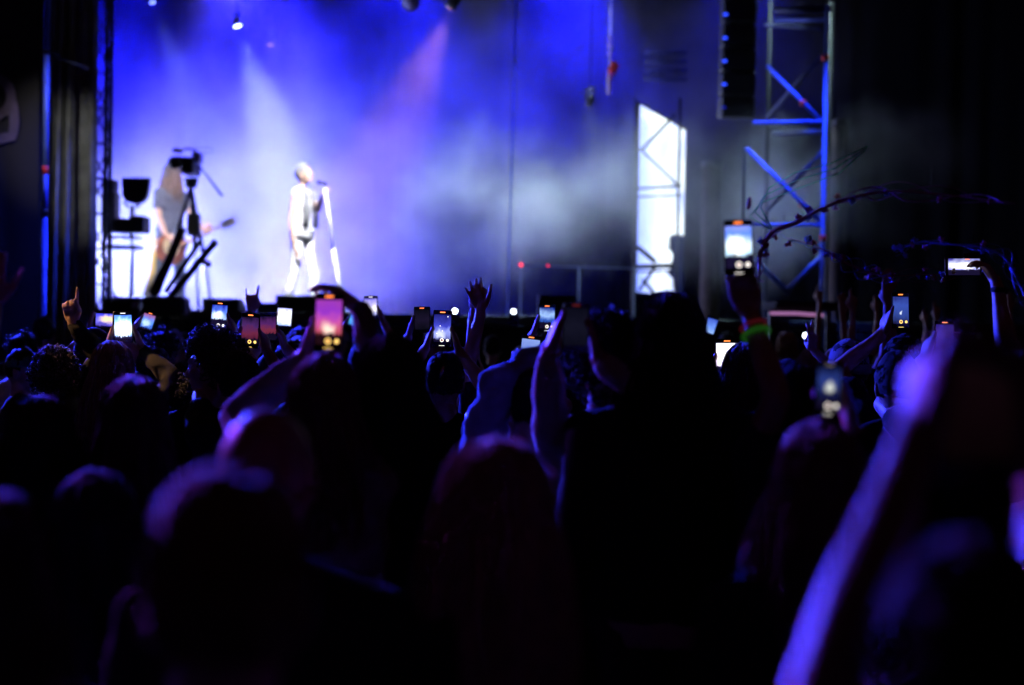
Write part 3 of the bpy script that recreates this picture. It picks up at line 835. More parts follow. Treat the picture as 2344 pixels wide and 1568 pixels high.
def person(label, top, yaw=0, hyaw=None, pitch=0, roll=0, hair='short', hmat=None, skin=None, shirt=None, sleeve='short', arms=None, fem=False,
           group=None, vox=.016, hvox=.0075, length=.3, cap=None, face=False, dens=1.0, height=None, base=None, extra=None, vol=1.0, lean=(0, 0),
           pants=None, legs=None, shirt_mats=None, build=1.0, name='person', hairtop=.018, wrinkle=1.0, seed=None):
    rnd = random.Random(seed if seed is not None else hash(label) % 1000 if False else sum(map(ord, label)))
    skin = skin or SKIN_L; shirt = shirt or C_BLACK; hmat = hmat or HAIR_BK; arms = arms or {}
    if base is None:
        T = Vector(top); H = T.z - hairtop; base = Vector((T.x, T.y, 0))
    else:
        base = Vector(base); H = height; T = base + Vector((0, 0, H))
    s = H/1.75; z0 = base.z
    if height: s = height/1.75
    fw = Vector((math.sin(R(yaw)), math.cos(R(yaw)), 0)); rt = Vector((math.cos(R(yaw)), -math.sin(R(yaw)), 0)); UP = Vector((0, 0, 1))
    hyaw = yaw if hyaw is None else hyaw
    root = thing(name, base, label, 'person', group)
    lx, ly = lean
    def pt(r_, f_, z): # body point; lean shifts the upper body
        k = max(0, (z - .95)/.8)
        return base + rt*(r_*s) + fw*(f_*s) + UP*(z*s) + rt*lx*k + fw*ly*k
    bw = (.92 if fem else 1.0)*build
    # --- head
    HC = T - UP*(.117*s) if base is None or not height else pt(0, .012, 1.633)
    HC = pt(0, .015, 1.633)
    if not height: HC = Vector((T.x, T.y, HC.z))
    hm = Matrix.Rotation(R(-hyaw), 3, 'Z') @ Matrix.Rotation(R(pitch), 3, 'X') @ Matrix.Rotation(R(roll), 3, 'Y')
    hx, hy, hz = hm @ Vector((1, 0, 0)), hm @ Vector((0, 1, 0)), hm @ Vector((0, 0, 1))
    def hp(x, y, z): return HC + (hx*x + hy*y + hz*z)*s
    hi = MB()
    def he(x, y, z, a, b, c): hi.ell(hp(x, y, z), (hx*a*s, hy*b*s, hz*c*s), 18, 12)
    he(0, -.010, .026, .077, .097, .098); he(0, .028, -.03, .063, .066, .09); he(0, .046, -.083, .045, .045, .034)
    he(0, -.03, -.03, .066, .065, .07)
    hi.capsule(hp(0, .094, .004), hp(0, .112, -.034), .010*s, .0155*s, 10)
    hi.capsule(hp(-.038, .078, .02), hp(.038, .078, .02), .016*s, .016*s, 10)
    hi.capsule(hp(-.02, .088, -.064), hp(.02, .088, -.064), .0095*s, .0095*s, 8)
    for sg in (-1, 1):
        he(sg*.079, -.006, -.012, .010, .021, .034); he(sg*.083, -.014, -.004, .010, .012, .026)
        he(sg*.045, .062, -.03, .026, .022, .026)
    nb = pt(0, -.02, 1.44)
    hi.capsule(hp(0, -.022, -.07), nb, .056*s*bw, .062*s*bw, 14)
    # --- torso, legs, arms
    lo = MB()
    prof = ((.86, .150, .105), (.93, .168, .118), (1.00, .165, .115), (1.08, .148, .105), (1.18, .155, .11), (1.30, .168, .12), (1.37, .160, .11), (1.42, .125, .09), (1.465, .08, .07), (1.50, .055, .055))
    if fem: prof = tuple((z, a*(.93 if z > 1.1 else 1.02), b*.95) for z, a, b in prof)
    def torso(mb, k, add, zmin=.86, zmax=1.5):
        mb.loft([mb.ring(pt(0, -.01, z), rt*(a*k*build + add)*s, fw*(b*k*build + add)*s, 20) for z, a, b in prof if zmin <= z <= zmax])
    torso(lo, 1.0, 0)
    hip = {}; 
    legs = legs or {}
    for sd, sg in (('L', -1), ('R', 1)):
        h0 = pt(sg*.085, 0, .90); kn, an = legs.get(sd, ((sg*.1, .02, .49), (sg*.11, -.02, .085)))
        kn = pt(*kn); an = pt(*an)
        hip[sd] = (h0, kn, an)
        lo.capsule(h0, kn, .078*s*bw, .052*s, 14); lo.capsule(kn, an, .05*s, .034*s, 14)
        lo.capsule(an - UP*.035*s, an + fw*.13*s - UP*.045*s, .04*s, .032*s, 10)
    segs = {}
    for sd, sg in (('L', -1), ('R', 1)):
        a = arms.get(sd)
        S = pt(sg*.175*bw, -.01, 1.395)
        if a is None:
            Wp = pt(sg*.25, .06, .86); u = Vector((0, 0, -1)) + fw*.2; n = -rt*sg; pose = 'relax'; hint = -fw + rt*sg*.2
        else:
            Wp = Vector(a['w']); u = Vector(a.get('u', (0, 0, 1))); n = Vector(a.get('n', (0, 1, 0))); pose = a.get('pose', 'relax')
            hint = Vector(a['hint']) if 'hint' in a else rt*sg*.8 - UP*.6
            lift = max(0, min(1, ((Wp - S).normalized().z + .2)))
            S = S + UP*.045*s*lift - rt*sg*.02*s*lift
        E, k = elbow_ik(S, Wp, .295*s, .255*s, hint)
        if a and 'e' in a: E = Vector(a['e'])
        if a and k > 1.2: print('STRETCH', round(k, 2), label, sd)
        segs[sd] = (S, E, Wp)
        ar = bw*(.88 if fem else 1.0)
        ctr = pt(sg*.09, -.015, 1.36)
        lo.capsule(ctr, S, .07*s*bw, .056*s*ar, 14); lo.capsule(pt(sg*.035, -.02, 1.465), S, .038*s*bw, .036*s*bw, 12)
        lo.capsule(S, E, .054*s*ar, .040*s*ar, 14)
        mid = E.lerp(Wp, .3)
        lo.capsule(E, mid, .039*s*ar, .042*s*ar, 12); lo.capsule(mid, Wp, .042*s*ar, .0265*s*ar, 12)
        hi.capsule(Wp - (Wp - E).normalized()*.05*s, Wp + u.normalized()*.015*s, .0285*s*ar, .024*s*ar, 12)
        hand(hi, Wp, u, n, sd, pose, s*(.93 if fem else 1.0))
    # local frame of the thing
    off = np.array(base, 'f')
    v1, n1, f1 = remesh(lo, vox, 3); v2, n2, f2 = remesh(hi, hvox, 1)
    np_mesh('body', [(v1 - off, f1, 0), (v2 - off, f2, 0)], [skin], root)
    # --- clothes
    if shirt != 'none':
        sm_ = MB(); torso(sm_, 1.03, .014, .93 if sleeve != 'vest' else .96, 1.475)
        for sd in 'LR':
            S, E, Wp = segs[sd]; sg = -1 if sd == 'L' else 1
            sm_.capsule(pt(sg*.09, -.015, 1.355), S, .078*s*bw, .063*s*bw, 14); sm_.capsule(pt(sg*.045, -.025, 1.455), S, .055*s*bw, .056*s*bw, 12)
            if sleeve in ('short', 'long'):
                e2 = S.lerp(E, .55) if sleeve == 'short' else E
                sm_.capsule(S, e2, .062*s*bw, (.062 if sleeve == 'short' else .053)*s*bw, 14)
            if sleeve == 'long':
                m2 = E.lerp(Wp, .45); w2 = E.lerp(Wp, .93)
                sm_.capsule(E, m2, .054*s*bw, .050*s*bw, 14); sm_.capsule(m2, w2, .050*s*bw, .036*s*bw, 14)
        v, n_, f = remesh(sm_, .017 if vox < .02 else .026, 2)
        sd_ = rnd.uniform(0, 50)
        d = np.array([mnoise.noise(Vector((p[0]*9 + sd_, p[1]*9, p[2]*15))) + .5*mnoise.noise(Vector((p[0]*22, p[1]*22 + sd_, p[2]*34))) for p in v], 'f')
        v = v + n_*(d[:, None]*.011*s*wrinkle)
        np_mesh('shirt', [(v - off, f, 0)], [shirt], root)
    if pants != 'none':
        tm = MB()
        tm.loft([tm.ring(pt(0, -.005, z), rt*(a*1.04 + .012)*s, fw*(b*1.04 + .012)*s, 18) for z, a, b in prof if z <= 1.0])
        for sd in 'LR':
            h0, kn, an = hip[sd]
            tm.path([h0 + UP*.05*s, h0.lerp(kn, .5), kn, kn.lerp(an, .5), an.lerp(kn, .06)], [.1*s*bw, .088*s*bw, .07*s, .062*s, .058*s], 14)
        part(tm, 'trousers', pants or C_CHAR, root, True)
        for sd in 'LR':
            h0, kn, an = hip[sd]
            sh = MB(); a0 = an - UP*.03*s
            sh.capsule(a0 - fw*.03*s, a0 + fw*.15*s - UP*.008*s, .046*s, .04*s, 12, .9); sh.box(a0 + fw*.06*s - UP*.04*s, (.085*s, .27*s, .022), Matrix.Rotation(R(-yaw), 3, 'Z'))
            part(sh, 'shoe', SHOE, root, True)
    # --- hair and headwear
    if hair not in ('bald', None):
        hm_ = hair_mesh(hair, HC, hx, hy, hz, s, rnd, length, dens, vol)
        part(hm_, 'hair', hmat, root, hair != 'short' or True)
    if cap:
        cm = MB(); kind, cmat = cap
        rings = []
        for i in range(9):
            ph = R(-4 + 92*i/8) if kind == 'cap' else R(-22 + 110*i/8)
            rr = 1.0
            rings.append([hp(math.sin(2*math.pi*k/24)*math.cos(ph)*.09*rr, math.cos(2*math.pi*k/24)*math.cos(ph)*.11*rr - .008, .03 + math.sin(ph)*(.098 if kind == 'cap' else .112)) for k in range(24)])
        cm.loft(rings)
        if kind == 'beanie':
            ring2 = [hp(math.sin(2*math.pi*k/24)*.094, math.cos(2*math.pi*k/24)*.113 - .008, -.015) for k in range(24)]
            ring3 = [hp(math.sin(2*math.pi*k/24)*.095, math.cos(2*math.pi*k/24)*.114 - .008, .03) for k in range(24)]
            cm.loft([ring2, ring3])
        c_ = part(cm, 'cap' if kind == 'cap' else 'beanie', cmat, root, True)
        if kind == 'cap':
            vm = MB(); top_ = []; bot_ = []
            for k in range(13):
                a = R(-70 + 140*k/12)
                top_.append(hp(math.sin(a)*.088, math.cos(a)*.1, .036)); 
                bot_.append(hp(math.sin(a)*.082, .085 + math.cos(a)*.085, .022 - .012*abs(math.sin(a))))
            vm.add(top_ + bot_ + [p - hz*.004*s for p in top_] + [p - hz*.004*s for p in bot_],
                   [(k, k+1, 14+k, 13+k) for k in range(12)] + [(27+k, 26+k, 39+k, 40+k) for k in range(12)] + [(13+k, 14+k, 40+k, 39+k) for k in range(12)])
            part(vm, 'visor', cmat, c_, True)
    if face:
        for sg in (-1, 1):
            em = MB(); em.ell(hp(sg*.031, .082, .0), (hx*.012*s, hy*.012*s, hz*.012*s), 10, 8)
            eo = part(em, 'eye', EYEW, root, True)
            part(MB().disc(hp(sg*.031, .0945, .0), hy, .0055*s, 10), 'iris', PLASTIC, eo)
    PEOPLE.append((root, dict(HC=HC, segs=segs, hp=hp, s=s, pt=pt)))
    return root, dict(HC=HC, segs=segs, hp=hp, s=s, pt=pt)
PEOPLE = []

# ================================================================== PHONES
def screen_mat(name, stops, blob=None, crowd=.25, strength=1.6, seed=0.0, crowdcol=(.006, .004, .02), wob=.25):
    """what a phone shows: colours from bottom to top, a bright patch of stage light, dark heads along the bottom"""
    m = bpy.data.materials.new(name); m.use_nodes = True
    t = m.node_tree; N = t.nodes; L = t.links; N.remove(N['Principled BSDF'])
    uv = N.new('ShaderNodeUVMap'); sp_ = N.new('ShaderNodeSeparateXYZ'); L.new(uv.outputs[0], sp_.inputs[0])
    mp = N.new('ShaderNodeMapping'); mp.inputs[1].default_value = (seed, seed*1.7, 0); L.new(uv.outputs[0], mp.inputs[0])
    nz = N.new('ShaderNodeTexNoise'); nz.inputs['Scale'].default_value = 3.2; nz.inputs['Detail'].default_value = 5; L.new(mp.outputs[0], nz.inputs['Vector'])
    def M(op, a, b, c=None):
        n = N.new('ShaderNodeMath'); n.operation = op
        for i, q in enumerate((a, b, c)):
            if q is None: continue
            if isinstance(q, (int, float)): n.inputs[i].default_value = q
            else: L.new(q, n.inputs[i])
        return n.outputs[0]
    v = M('ADD', sp_.outputs[1], M('MULTIPLY', M('SUBTRACT', nz.outputs[0], .5), wob*2))
    rp = N.new('ShaderNodeValToRGB'); e = rp.color_ramp.elements
    e[0].position = stops[0][0]; e[0].color = (*stops[0][1], 1); e[1].position = stops[-1][0]; e[1].color = (*stops[-1][1], 1)
    for p, c in stops[1:-1]: e.new(p).color = (*c, 1)
    L.new(v, rp.inputs[0]); out = rp.outputs[0]
    def mix(fac, a, b):
        n = N.new('ShaderNodeMix'); n.data_type = 'RGBA'
        L.new(fac, n.inputs[0])
        for i, q in ((6, a), (7, b)):
            if isinstance(q, tuple): n.inputs[i].default_value = (*q, 1)
            else: L.new(q, n.inputs[i])
        return n.outputs[2]
    if blob:
        bx, by, br, bc = blob
        dx = M('MULTIPLY', M('SUBTRACT', sp_.outputs[0], bx), .55); dy = M('SUBTRACT', v, by)
        dd = M('SQRT', M('ADD', M('MULTIPLY', dx, dx), M('MULTIPLY', dy, dy)), 0)
        mr = N.new('ShaderNodeMapRange'); mr.interpolation_type = 'SMOOTHSTEP'
        mr.inputs[1].default_value = br*.25; mr.inputs[2].default_value = br; mr.inputs[3].default_value = 1; mr.inputs[4].default_value = 0
        L.new(dd, mr.inputs[0]); out = mix(mr.outputs[0], out, bc)
    if crowd:
        n2 = N.new('ShaderNodeTexNoise'); n2.inputs['Scale'].default_value = 9; n2.inputs['Detail'].default_value = 4; L.new(mp.outputs[0], n2.inputs['Vector'])
        hgt = M('ADD', M('MULTIPLY', n2.outputs[0], .34), crowd - .17)
        mr = N.new('ShaderNodeMapRange'); mr.inputs[1].default_value = -.015; mr.inputs[2].default_value = .02
        L.new(M('SUBTRACT', hgt, sp_.outputs[1]), mr.inputs[0]); out = mix(mr.outputs[0], out, crowdcol)
    em = N.new('ShaderNodeEmission'); em.inputs[1].default_value = strength; L.new(out, em.inputs[0])
    L.new(em.outputs[0], N['Material Output'].inputs[0])
    return m
ORANGE = emit('record_mark', (1.0, .22, .05), 2.6); UIW = emit('ui_white', (1, .92, .85), 1.6); UIY = emit('ui_amber', (1.0, .62, .16), 1.8); UIDIM = emit('ui_dim', (.5, .4, .3), .5)
PHONEM = mat('phone_shell', (.006, .006, .007), .18, 0, .2, spec=.6)
PHOLD = {}
def phone(label, px, py, Y, wpx, hpx, smat, land=False, tilt=0, yaw=0, pitch=0, bar=ORANGE, ui=True, shutter=UIW, uiscale=1.0, extra_dots=0, border=.004, key=None):
    """phone whose lit screen faces the camera; wpx, hpx: its size in the view"""
    c = P(px, py, Y); k = Y/FPX
    w_, h_ = wpx*k, hpx*k
    if not yaw and not land and wpx < 100:
        _r = random.Random(int(px)*7); yaw = _r.uniform(-11, 11); pitch = _r.uniform(-8, 8); tilt += _r.uniform(-3, 3)
    M3 = Matrix.Rotation(R(yaw), 3, 'Z') @ Matrix.Rotation(R(pitch), 3, 'X') @ Matrix.Rotation(R(-tilt + 1.0), 3, 'Y')
    X, Yx, Z = M3 @ Vector((1, 0, 0)), M3 @ Vector((0, 1, 0)), M3 @ Vector((0, 0, 1))
    t = thing('phone', c - Z*h_/2, label, 'phone', 'phones held up by the crowd')
    part(MB().rbox(c, (w_, .0085, h_), .0032, M3), 'body', PHONEM, t)
    cam_b = MB().rbox(c + Yx*.006 + X*w_*.22 + Z*h_*.33, (w_*.4, .004, w_*.42), .0015, M3)
    part(cam_b, 'camera_bump', PHONEM, t)
    f = c - Yx*.0048
    if land: u0, u1, v0, v1 = -w_/2 + h_*.17, w_/2 - h_*.12, -h_/2 + border, h_/2 - border
    else: u0, u1, v0, v1 = -w_/2 + border, w_/2 - border, -h_/2 + h_*.13*uiscale, h_/2 - h_*.115
    mb = MB().add([f + X*u0 + Z*v0, f + X*u1 + Z*v0, f + X*u1 + Z*v1, f + X*u0 + Z*v1], [(0, 1, 2, 3)])
    mb.uv = [(0, 0), (1, 0), (1, 1), (0, 1)]
    s_ = part(mb, 'screen', smat, t)
    f2 = c - Yx*.0054
    if bar:
        p = f2 + Z*(h_/2 - h_*.055)
        if land: p = f2 + Z*(h_/2 - h_*.09) + X*w_*.1
        part(MB().rbox(p, (w_*.27 if not land else w_*.12, .0008, max(h_*.026, .003)), .0003, M3), 'recording_mark', bar, s_)
    if ui and not land:
        zb_ = v0 + h_*.055
        part(MB().disc(f2 + Z*zb_, -Yx, w_*.1), 'shutter_button', shutter, s_)
        part(MB().disc(f2 - Yx*.0005 + Z*zb_, -Yx, w_*.055), 'shutter_dot', emit('shutter_dot', (.35, .05, .02), .8), s_)
        part(MB().disc(f2 + X*w_*.3 + Z*zb_, -Yx, w_*.075), 'switch_button', shutter, s_)
        part(MB().rbox(f2 - Z*(h_/2 - h_*.035), (w_*.3, .0008, h_*.012), .0003, M3), 'home_bar', shutter, s_)
    for d in range(extra_dots):
        part(MB().disc(f2 + X*w_*random.Random(d + px).uniform(-.35, .35) + Z*h_*random.Random(d*3 + py).uniform(-.3, .42), -Yx, w_*.03), 'icon', shutter, s_)
    PHOLD[key or label] = (c, w_, h_, X, Yx, Z)
    return t

def grip(key, sd, dz=-.34, out=.020, back=.030, tilt=.5):
    """arm entry for a hand wrapped round the side of a phone; sd is the hand (its own side of the picture)"""
    c, w_, h_, X, Yx, Z = PHOLD[key]
    sg = -1 if sd == 'L' else 1
    u = (Z*.9 - X*sg*tilt*.55 + Yx*.15).normalized()
    palm = c + X*sg*(w_/2 + out) + Yx*back + Z*h_*dz
    Wp = palm - u*.055
    return dict(w=Wp, u=u, n=-X*sg, pose='grip')
# ================================================================== ON THE STAGE
def stage_z(mb): return mb
# --- singer
sx_ = P(690, 640, 17.2).x
singer, S1 = person('shirtless-armed singer in open vest and white trousers, lit white at the microphone', None, yaw=118, hyaw=112, pitch=8, hair='short', hmat=HAIR_GR,
    shirt=C_WHITE, sleeve='vest', base=(sx_, 17.2, STZ), height=1.79, fem=False, build=.82, legs={'L': ((-.07, .10, .49), (-.09, .13, .085)), 'R': ((.10, -.03, .49), (.14, -.13, .085))}, pants=C_WHITE, face=True, vox=.014, hvox=.007,
    arms={'L': dict(w=P(737, 447, 16.95), u=Vector((.25, .1, .9)), n=Vector((.7, .3, -.2)), pose='fist', hint=Vector((.35, -.2, -1))),
          'R': dict(w=P(676, 572, 17.05), u=Vector((.1, 0, -1)), n=Vector((.8, .3, 0)), pose='relax', hint=Vector((-.8, -.3, 0)))})
# open vest: dark lapels over a bare chest
pt_ = S1['pt']; lap = MB()
for sg in (-1, 1):
    lap.path([pt_(sg*.08, .075, 1.46), pt_(sg*.075, .115, 1.36), pt_(sg*.085, .128, 1.2), pt_(sg*.1, .118, 1.0)], [.03, .045, .05, .04], 8, .35)
part(lap, 'vest_lapel', C_GREY, singer, True)
part(MB().path([pt_(-.12, .1, .97), pt_(0, .135, .965), pt_(.12, .1, .97)], .018, 8), 'belt', C_PALE, singer, True)
ms = thing('microphone_stand', (P(780, 700, 16.9).x, 16.9, STZ), 'thin pale tilted microphone stand held by the singer', 'microphone stand')
m0 = P(742, 424, 16.9); m1 = P(783, 712, 16.9); m1.z = STZ + .02
part(MB().tube(m0, m0.lerp(m1, .5), .017), 'pole', mat('white_enamel', (.8, .8, .8), .4), ms, True); part(MB().tube(m0.lerp(m1, .5), m1, .022), 'lower_pole', MATS['white_enamel'], ms, True)
part(MB().tube((m1.x, m1.y, STZ + .002), (m1.x, m1.y, STZ + .03), .14, .11, 20), 'base', BLACKM, ms)
part(MB().tube(m0 + Vector((.02, -.02, -.02)), m0 + Vector((-.015, .01, .03)), .02, .018), 'clip', PLASTIC, ms)
mic = MB(); a = m0 + Vector((.03, -.01, .03)); b = P(727, 418, 16.95)
mic.path([a, a.lerp(b, .6), a.lerp(b, .65), b], [.013, .017, .026, .022], 12)
part(mic, 'microphone', PLASTIC, ms, True)

# --- guitarist
gx = P(388, 650, 17.6).x
guit, G1 = person('long-haired guitarist in dark tee and yellow-striped trousers behind the film camera', None, yaw=128, hyaw=120, pitch=-14, hair='long', hmat=HAIR_LB, shirt=C_DENIM,
    sleeve='short', base=(gx, 17.6, STZ), height=1.80, pants=C_DENIM, face=True, length=.34, vox=.014, hvox=.007, dens=.8, build=1.02,
    legs={'L': ((-.13, .03, .48), (-.16, .0, .085)), 'R': ((.17, .03, .48), (.24, -.04, .085))},
    arms={'R': dict(w=P(380, 540, 17.32), u=Vector((.75, -.1, -.35)), n=Vector((0, .9, -.3)), pose='relax', hint=Vector((-.9, -.1, -.5))),
          'L': dict(w=P(470, 530, 17.35), u=Vector((.3, .3, .7)), n=Vector((-.5, .6, .2)), pose='grip', hint=Vector((.2, 0, -1)))})
ptg = G1['pt']
part(MB().path([ptg(.2, -.02, .86), ptg(.25, .02, .5), ptg(.31, -.03, .16)], [.035, .05, .05], 8, .5), 'trouser_stripe', mat('yellow_stripe', (.65, .5, .12), .8), guit, True)
gt = thing('electric_guitar', P(392, 590, 17.3), 'sunburst electric guitar slung on the guitarist, headstock up to the right', 'guitar')
ga = P(392, 572, 17.36); gb = P(524, 509, 17.2); gd = (gb - ga).normalized()
gn = Vector((.45, -.89, .05)); gn = (gn - gd*gn.dot(gd)).normalized(); gs = gd.cross(gn)
SUNB = mat('sunburst_lacquer', (.42, .12, .03), .22, 0, .6, 5, spec=.6); CREAM = mat('cream_guard', (.8, .68, .42), .35); MAPLE = mat('maple', (.6, .4, .2), .35)
out2 = []
for k in range(40):
    a = 2*math.pi*k/40
    L_ = .20*math.cos(a); wd = (.155 - .035*math.cos(a) - .035*math.cos(2*a + .3))*math.sin(a)
    if math.cos(a) > .75: wd *= 1.15
    out2.append((L_, wd))
gbm = MB()
gbm.loft([[ga + gd*x*kk + gs*y*kk + gn*o for x, y in out2] for kk, o in ((.93, -.022), (1, -.014), (1, .014), (.93, .022))])
part(gbm, 'body', SUNB, gt, True)
gp = MB(); gp.loft([[ga + gd*(x*.55 + .03) + gs*(y*.6 - .03) + gn*o for x, y in out2] for o in (.0225, .026)])
part(gp, 'pickguard', CREAM, gt)
part(MB().path([ga + gd*.14 + gn*.024, gb - gd*.1 + gn*.012], [.028, .022], 10, .6), 'neck', MAPLE, gt, True)
hs = MB().rbox(gb - gd*.01, (.19, .085, .02), .008, Matrix((gd, gs, gn)).transposed())
hso = part(hs, 'headstock', CREAM, gt)
for k in range(6): part(MB().tube(gb + gd*(-.07 + .028*k) + gs*.04, gb + gd*(-.07 + .028*k) + gs*.065, .006, n=6), 'tuning_peg', ALU, hso)
for k in range(2): part(MB().rbox(ga + gd*(-.02 + .09*k) + gn*.03, (.03, .075, .012), .003, Matrix((gd, gs, gn)).transposed()), 'pickup', PLASTIC, gt)
part(MB().path([ga - gd*.18, ptg(-.05, .14, 1.1), ptg(-.17, .05, 1.42), ptg(-.05, -.14, 1.3), ga + gd*.2 + gs*.06], .022, 6, .25), 'strap', BLACKC, gt, True)

# --- film camera on its tripod
tp = thing('camera_tripod', (P(432, 690, 16.4).x, 16.4, STZ), 'black camera tripod with pan bar standing in front of the guitarist', 'tripod')
hd = P(437, 418, 16.4)
part(MB().tube(hd - Vector((0, 0, .06)), hd + Vector((0, 0, .05)), .06, .085, 16), 'fluid_head', BLACKM, tp, True)
part(MB().path([P(458, 384, 16.4), P(470, 398, 16.38), P(508, 448, 16.2)], [.014, .012, .016], 8), 'pan_bar', BLACKM, tp, True)
for (ax, ay, Y2) in ((352, 660, 15.9), (455, 690, 16.0), (487, 692, 16.9)):
    f_ = P(ax, ay, Y2); f_.z = max(STZ + .01, f_.z if ay < 600 else STZ + .01)
    knee = hd.lerp(f_, .52)
    lg = part(MB().tube(hd - Vector((0, 0, .05)), knee, .022, .02), 'leg', BLACKM, tp, True)
    part(MB().tube(knee, f_, .014, .013), 'lower_leg', ALU, lg, True)
    part(MB().tube(knee - Vector((0, 0, .03)), knee + Vector((0, 0, .03)), .028), 'leg_lock', BLACKM, lg)
    part(MB().ell(f_, (Vector((.03, 0, 0)), Vector((0, .03, 0)), Vector((0, 0, .015)))), 'foot', PLASTIC, lg)
part(MB().rbox(P(443, 514, 16.2), (.14, .1, .26), .02), 'battery_pack', CASE, tp)
vc = thing('video_camera', P(432, 408, 16.4), 'black shoulder video camera with top handle on the tripod', 'camera')
part(MB().rbox(P(436, 382, 16.4), (.15, .42, .19), .02), 'body', CASE, vc)
part(MB().tube(P(414, 372, 16.35), P(398, 372, 16.1), .055, .07, 16), 'lens', PLASTIC, vc, True)
part(MB().rbox(P(408, 369, 16.25), (.12, .12, .1), .012), 'matte_box', CASE, vc)
part(MB().path([P(412, 352, 16.4), P(416, 342, 16.4), P(430, 340, 16.4), P(446, 343, 16.4), P(448, 360, 16.4)], .016, 8), 'top_handle', PLASTIC, vc, True)
part(MB().rbox(P(406, 345, 16.3), (.09, .14, .05), .01), 'viewfinder', PLASTIC, vc)
part(MB().rbox(P(452, 362, 16.4), (.09, .2, .13), .015), 'battery', PLASTIC, vc)
part(MB().path([P(446, 342, 16.4), P(470, 337, 16.4), P(490, 342, 16.4), P(486, 349, 16.4), P(460, 350, 16.4)], .004, 6), 'cable', PLASTIC, vc, True)

# --- thick black bars leaning up from the pit
ja = thing('folded_stand', (P(360, 700, 14.2).x, 14.2, 0), 'black folded lighting stand with three thick arms fanned up to the right', 'stand')
hub = P(362, 690, 14.2)
for (p, q, r0, r1) in (((352, 672), (417, 526), .052, .034), ((380, 668), (459, 551), .022, .02), ((388, 682), (491, 556), .034, .03)):
    ar = part(MB().path([P(*p, 14.2), P(*p, 14.2).lerp(P(*q, 14.0), .5), P(*q, 14.0)], [r0, (r0+r1)/2, r1], 12), 'arm', CASE, ja, True)
    e_ = P(*q, 14.0); part(MB().tube(e_ - (P(*q, 14.0)-P(*p, 14.2)).normalized()*.05, e_ + (P(*q, 14.0)-P(*p, 14.2)).normalized()*.015, r1*1.12), 'end_cap', PLASTIC, ar)
part(MB().tube(P(466, 600, 14.08), P(478, 606, 14.0), .03), 'lock_knob', PLASTIC, ja)
part(MB().rbox(hub + Vector((.08, 0, -.05)), (.42, .3, .2), .03), 'hub', CASE, ja)
part(MB().tube((hub.x + .08, 14.2, 0), (hub.x + .08, 14.2, hub.z - .1), .05), 'column', CASE, ja, True)
part(MB().rbox((hub.x + .08, 14.2, .04), (.6, .6, .08), .02), 'foot', CASE, ja)

# --- rack with lamp panel at the side of the stage
rk = thing('equipment_rack', (P(285, 690, 16.2).x, 16.2, STZ), 'black stand with shelves and dark boxes beside the truss tower', 'rack')
Yr = 16.2
def rk_box(x0, x1, y0, y1, dpt, nm, m=CASE, Y=Yr):
    c = P((x0+x1)/2, (y0+y1)/2, Y); k = Y/FPX
    part(MB().rbox(c, ((x1-x0)*k, dpt, (y1-y0)*k), .012), nm, m, rk)
rk_box(238, 266, 412, 438, .2, 'device', C_NAVY); rk_box(238, 268, 440, 532, .24, 'box')
rk_box(270, 308, 502, 533, .3, 'box'); rk_box(304, 336, 496, 534, .3, 'box')
rk_box(240, 322, 541, 546, .3, 'shelf', BLACKM); rk_box(240, 322, 563, 570, .34, 'shelf', BLACKM)
for xx, r_ in ((254, .02), (303, .024)):
    a = P(xx, 470 if xx > 300 else 534, Yr + .05); part(MB().tube((a.x, Yr + .05, STZ), a, r_), 'post', ALU, rk, True)
part(MB().path([P(240, 690, 16.6), P(255, 668, 16.7), P(270, 690, 16.6)], .02, 8), 'foot', BLACKM, rk)
fl = thing('flood_lamp', P(308, 470, 16.7), 'dark paddle-shaped lamp panel on top of the rack post, switched off', 'lamp')
k = Yr/FPX; cpl = P(312, 432, Yr - .1)
outl = [(-32, 24), (31, 25), (29, 2), (25, -20), (14, -31), (-2, -35), (-20, -30), (-30, -18)]
fm = MB(); fm.loft([[cpl + Vector((x*k*q, yy, z*k*q)) for x, z in outl] for yy, q in ((-.04, .95), (-.03, 1), (.05, 1), (.09, .8))])
part(fm, 'housing', CASE, fl)
fm = MB(); fm.loft([[cpl + Vector((x*k*q, yy, z*k*q)) for x, z in outl] for yy, q in ((-.046, .84), (-.042, .86))])
part(fm, 'glass', PLASTIC, fl)
part(MB().path([P(283, 462, 16.75), P(300, 478, 16.75), P(320, 470, 16.75)], .018, 8), 'bracket', BLACKM, fl)

# --- monitor wedges and cases along the stage edge
def wedge(x0, x1, y0, y1, Y, label, dpt=.5, slope=.12):
    k = Y/FPX; a = P(x0, y1, Y); b = P(x1, y0, Y)
    a.z = STZ if Y > 15.3 else 0.0
    t = thing('monitor_speaker', ((a.x+b.x)/2, Y, a.z), label, 'speaker', 'black monitor speakers along the stage edge')
    h = b.z - a.z; wd = b.x - a.x; c = (a.x+b.x)/2
    prof_ = [(0, 0), (dpt, 0), (dpt, h*.35), (slope + .08, h), (0, h)]
    mb = MB(); L_ = [Vector((c - wd/2, Y + p[0], a.z + p[1])) for p in prof_]; Rr = [Vector((c + wd/2, Y + p[0], a.z + p[1])) for p in prof_]
    mb.loft([L_, Rr]); part(mb, 'cabinet', CASE, t)
    part(MB().rbox(((a.x+b.x)/2, Y - .012, a.z + h/2), (wd*.86, .016, h*.8), .005), 'grille', BLACKC, t)
    part(MB().rbox((c, Y - .02, a.z + h*.9), (wd*.3, .02, h*.06), .004), 'handle', PLASTIC, t)
wedge(462, 546, 684, 775, 15.9, 'black monitor speaker at the stage edge just right of the tripod feet')
wedge(586, 640, 694, 770, 15.9, 'small low black monitor speaker between the horned hand and the singer')
wedge(630, 778, 678, 770, 15.95, 'wide black monitor speaker directly in front of the singer')
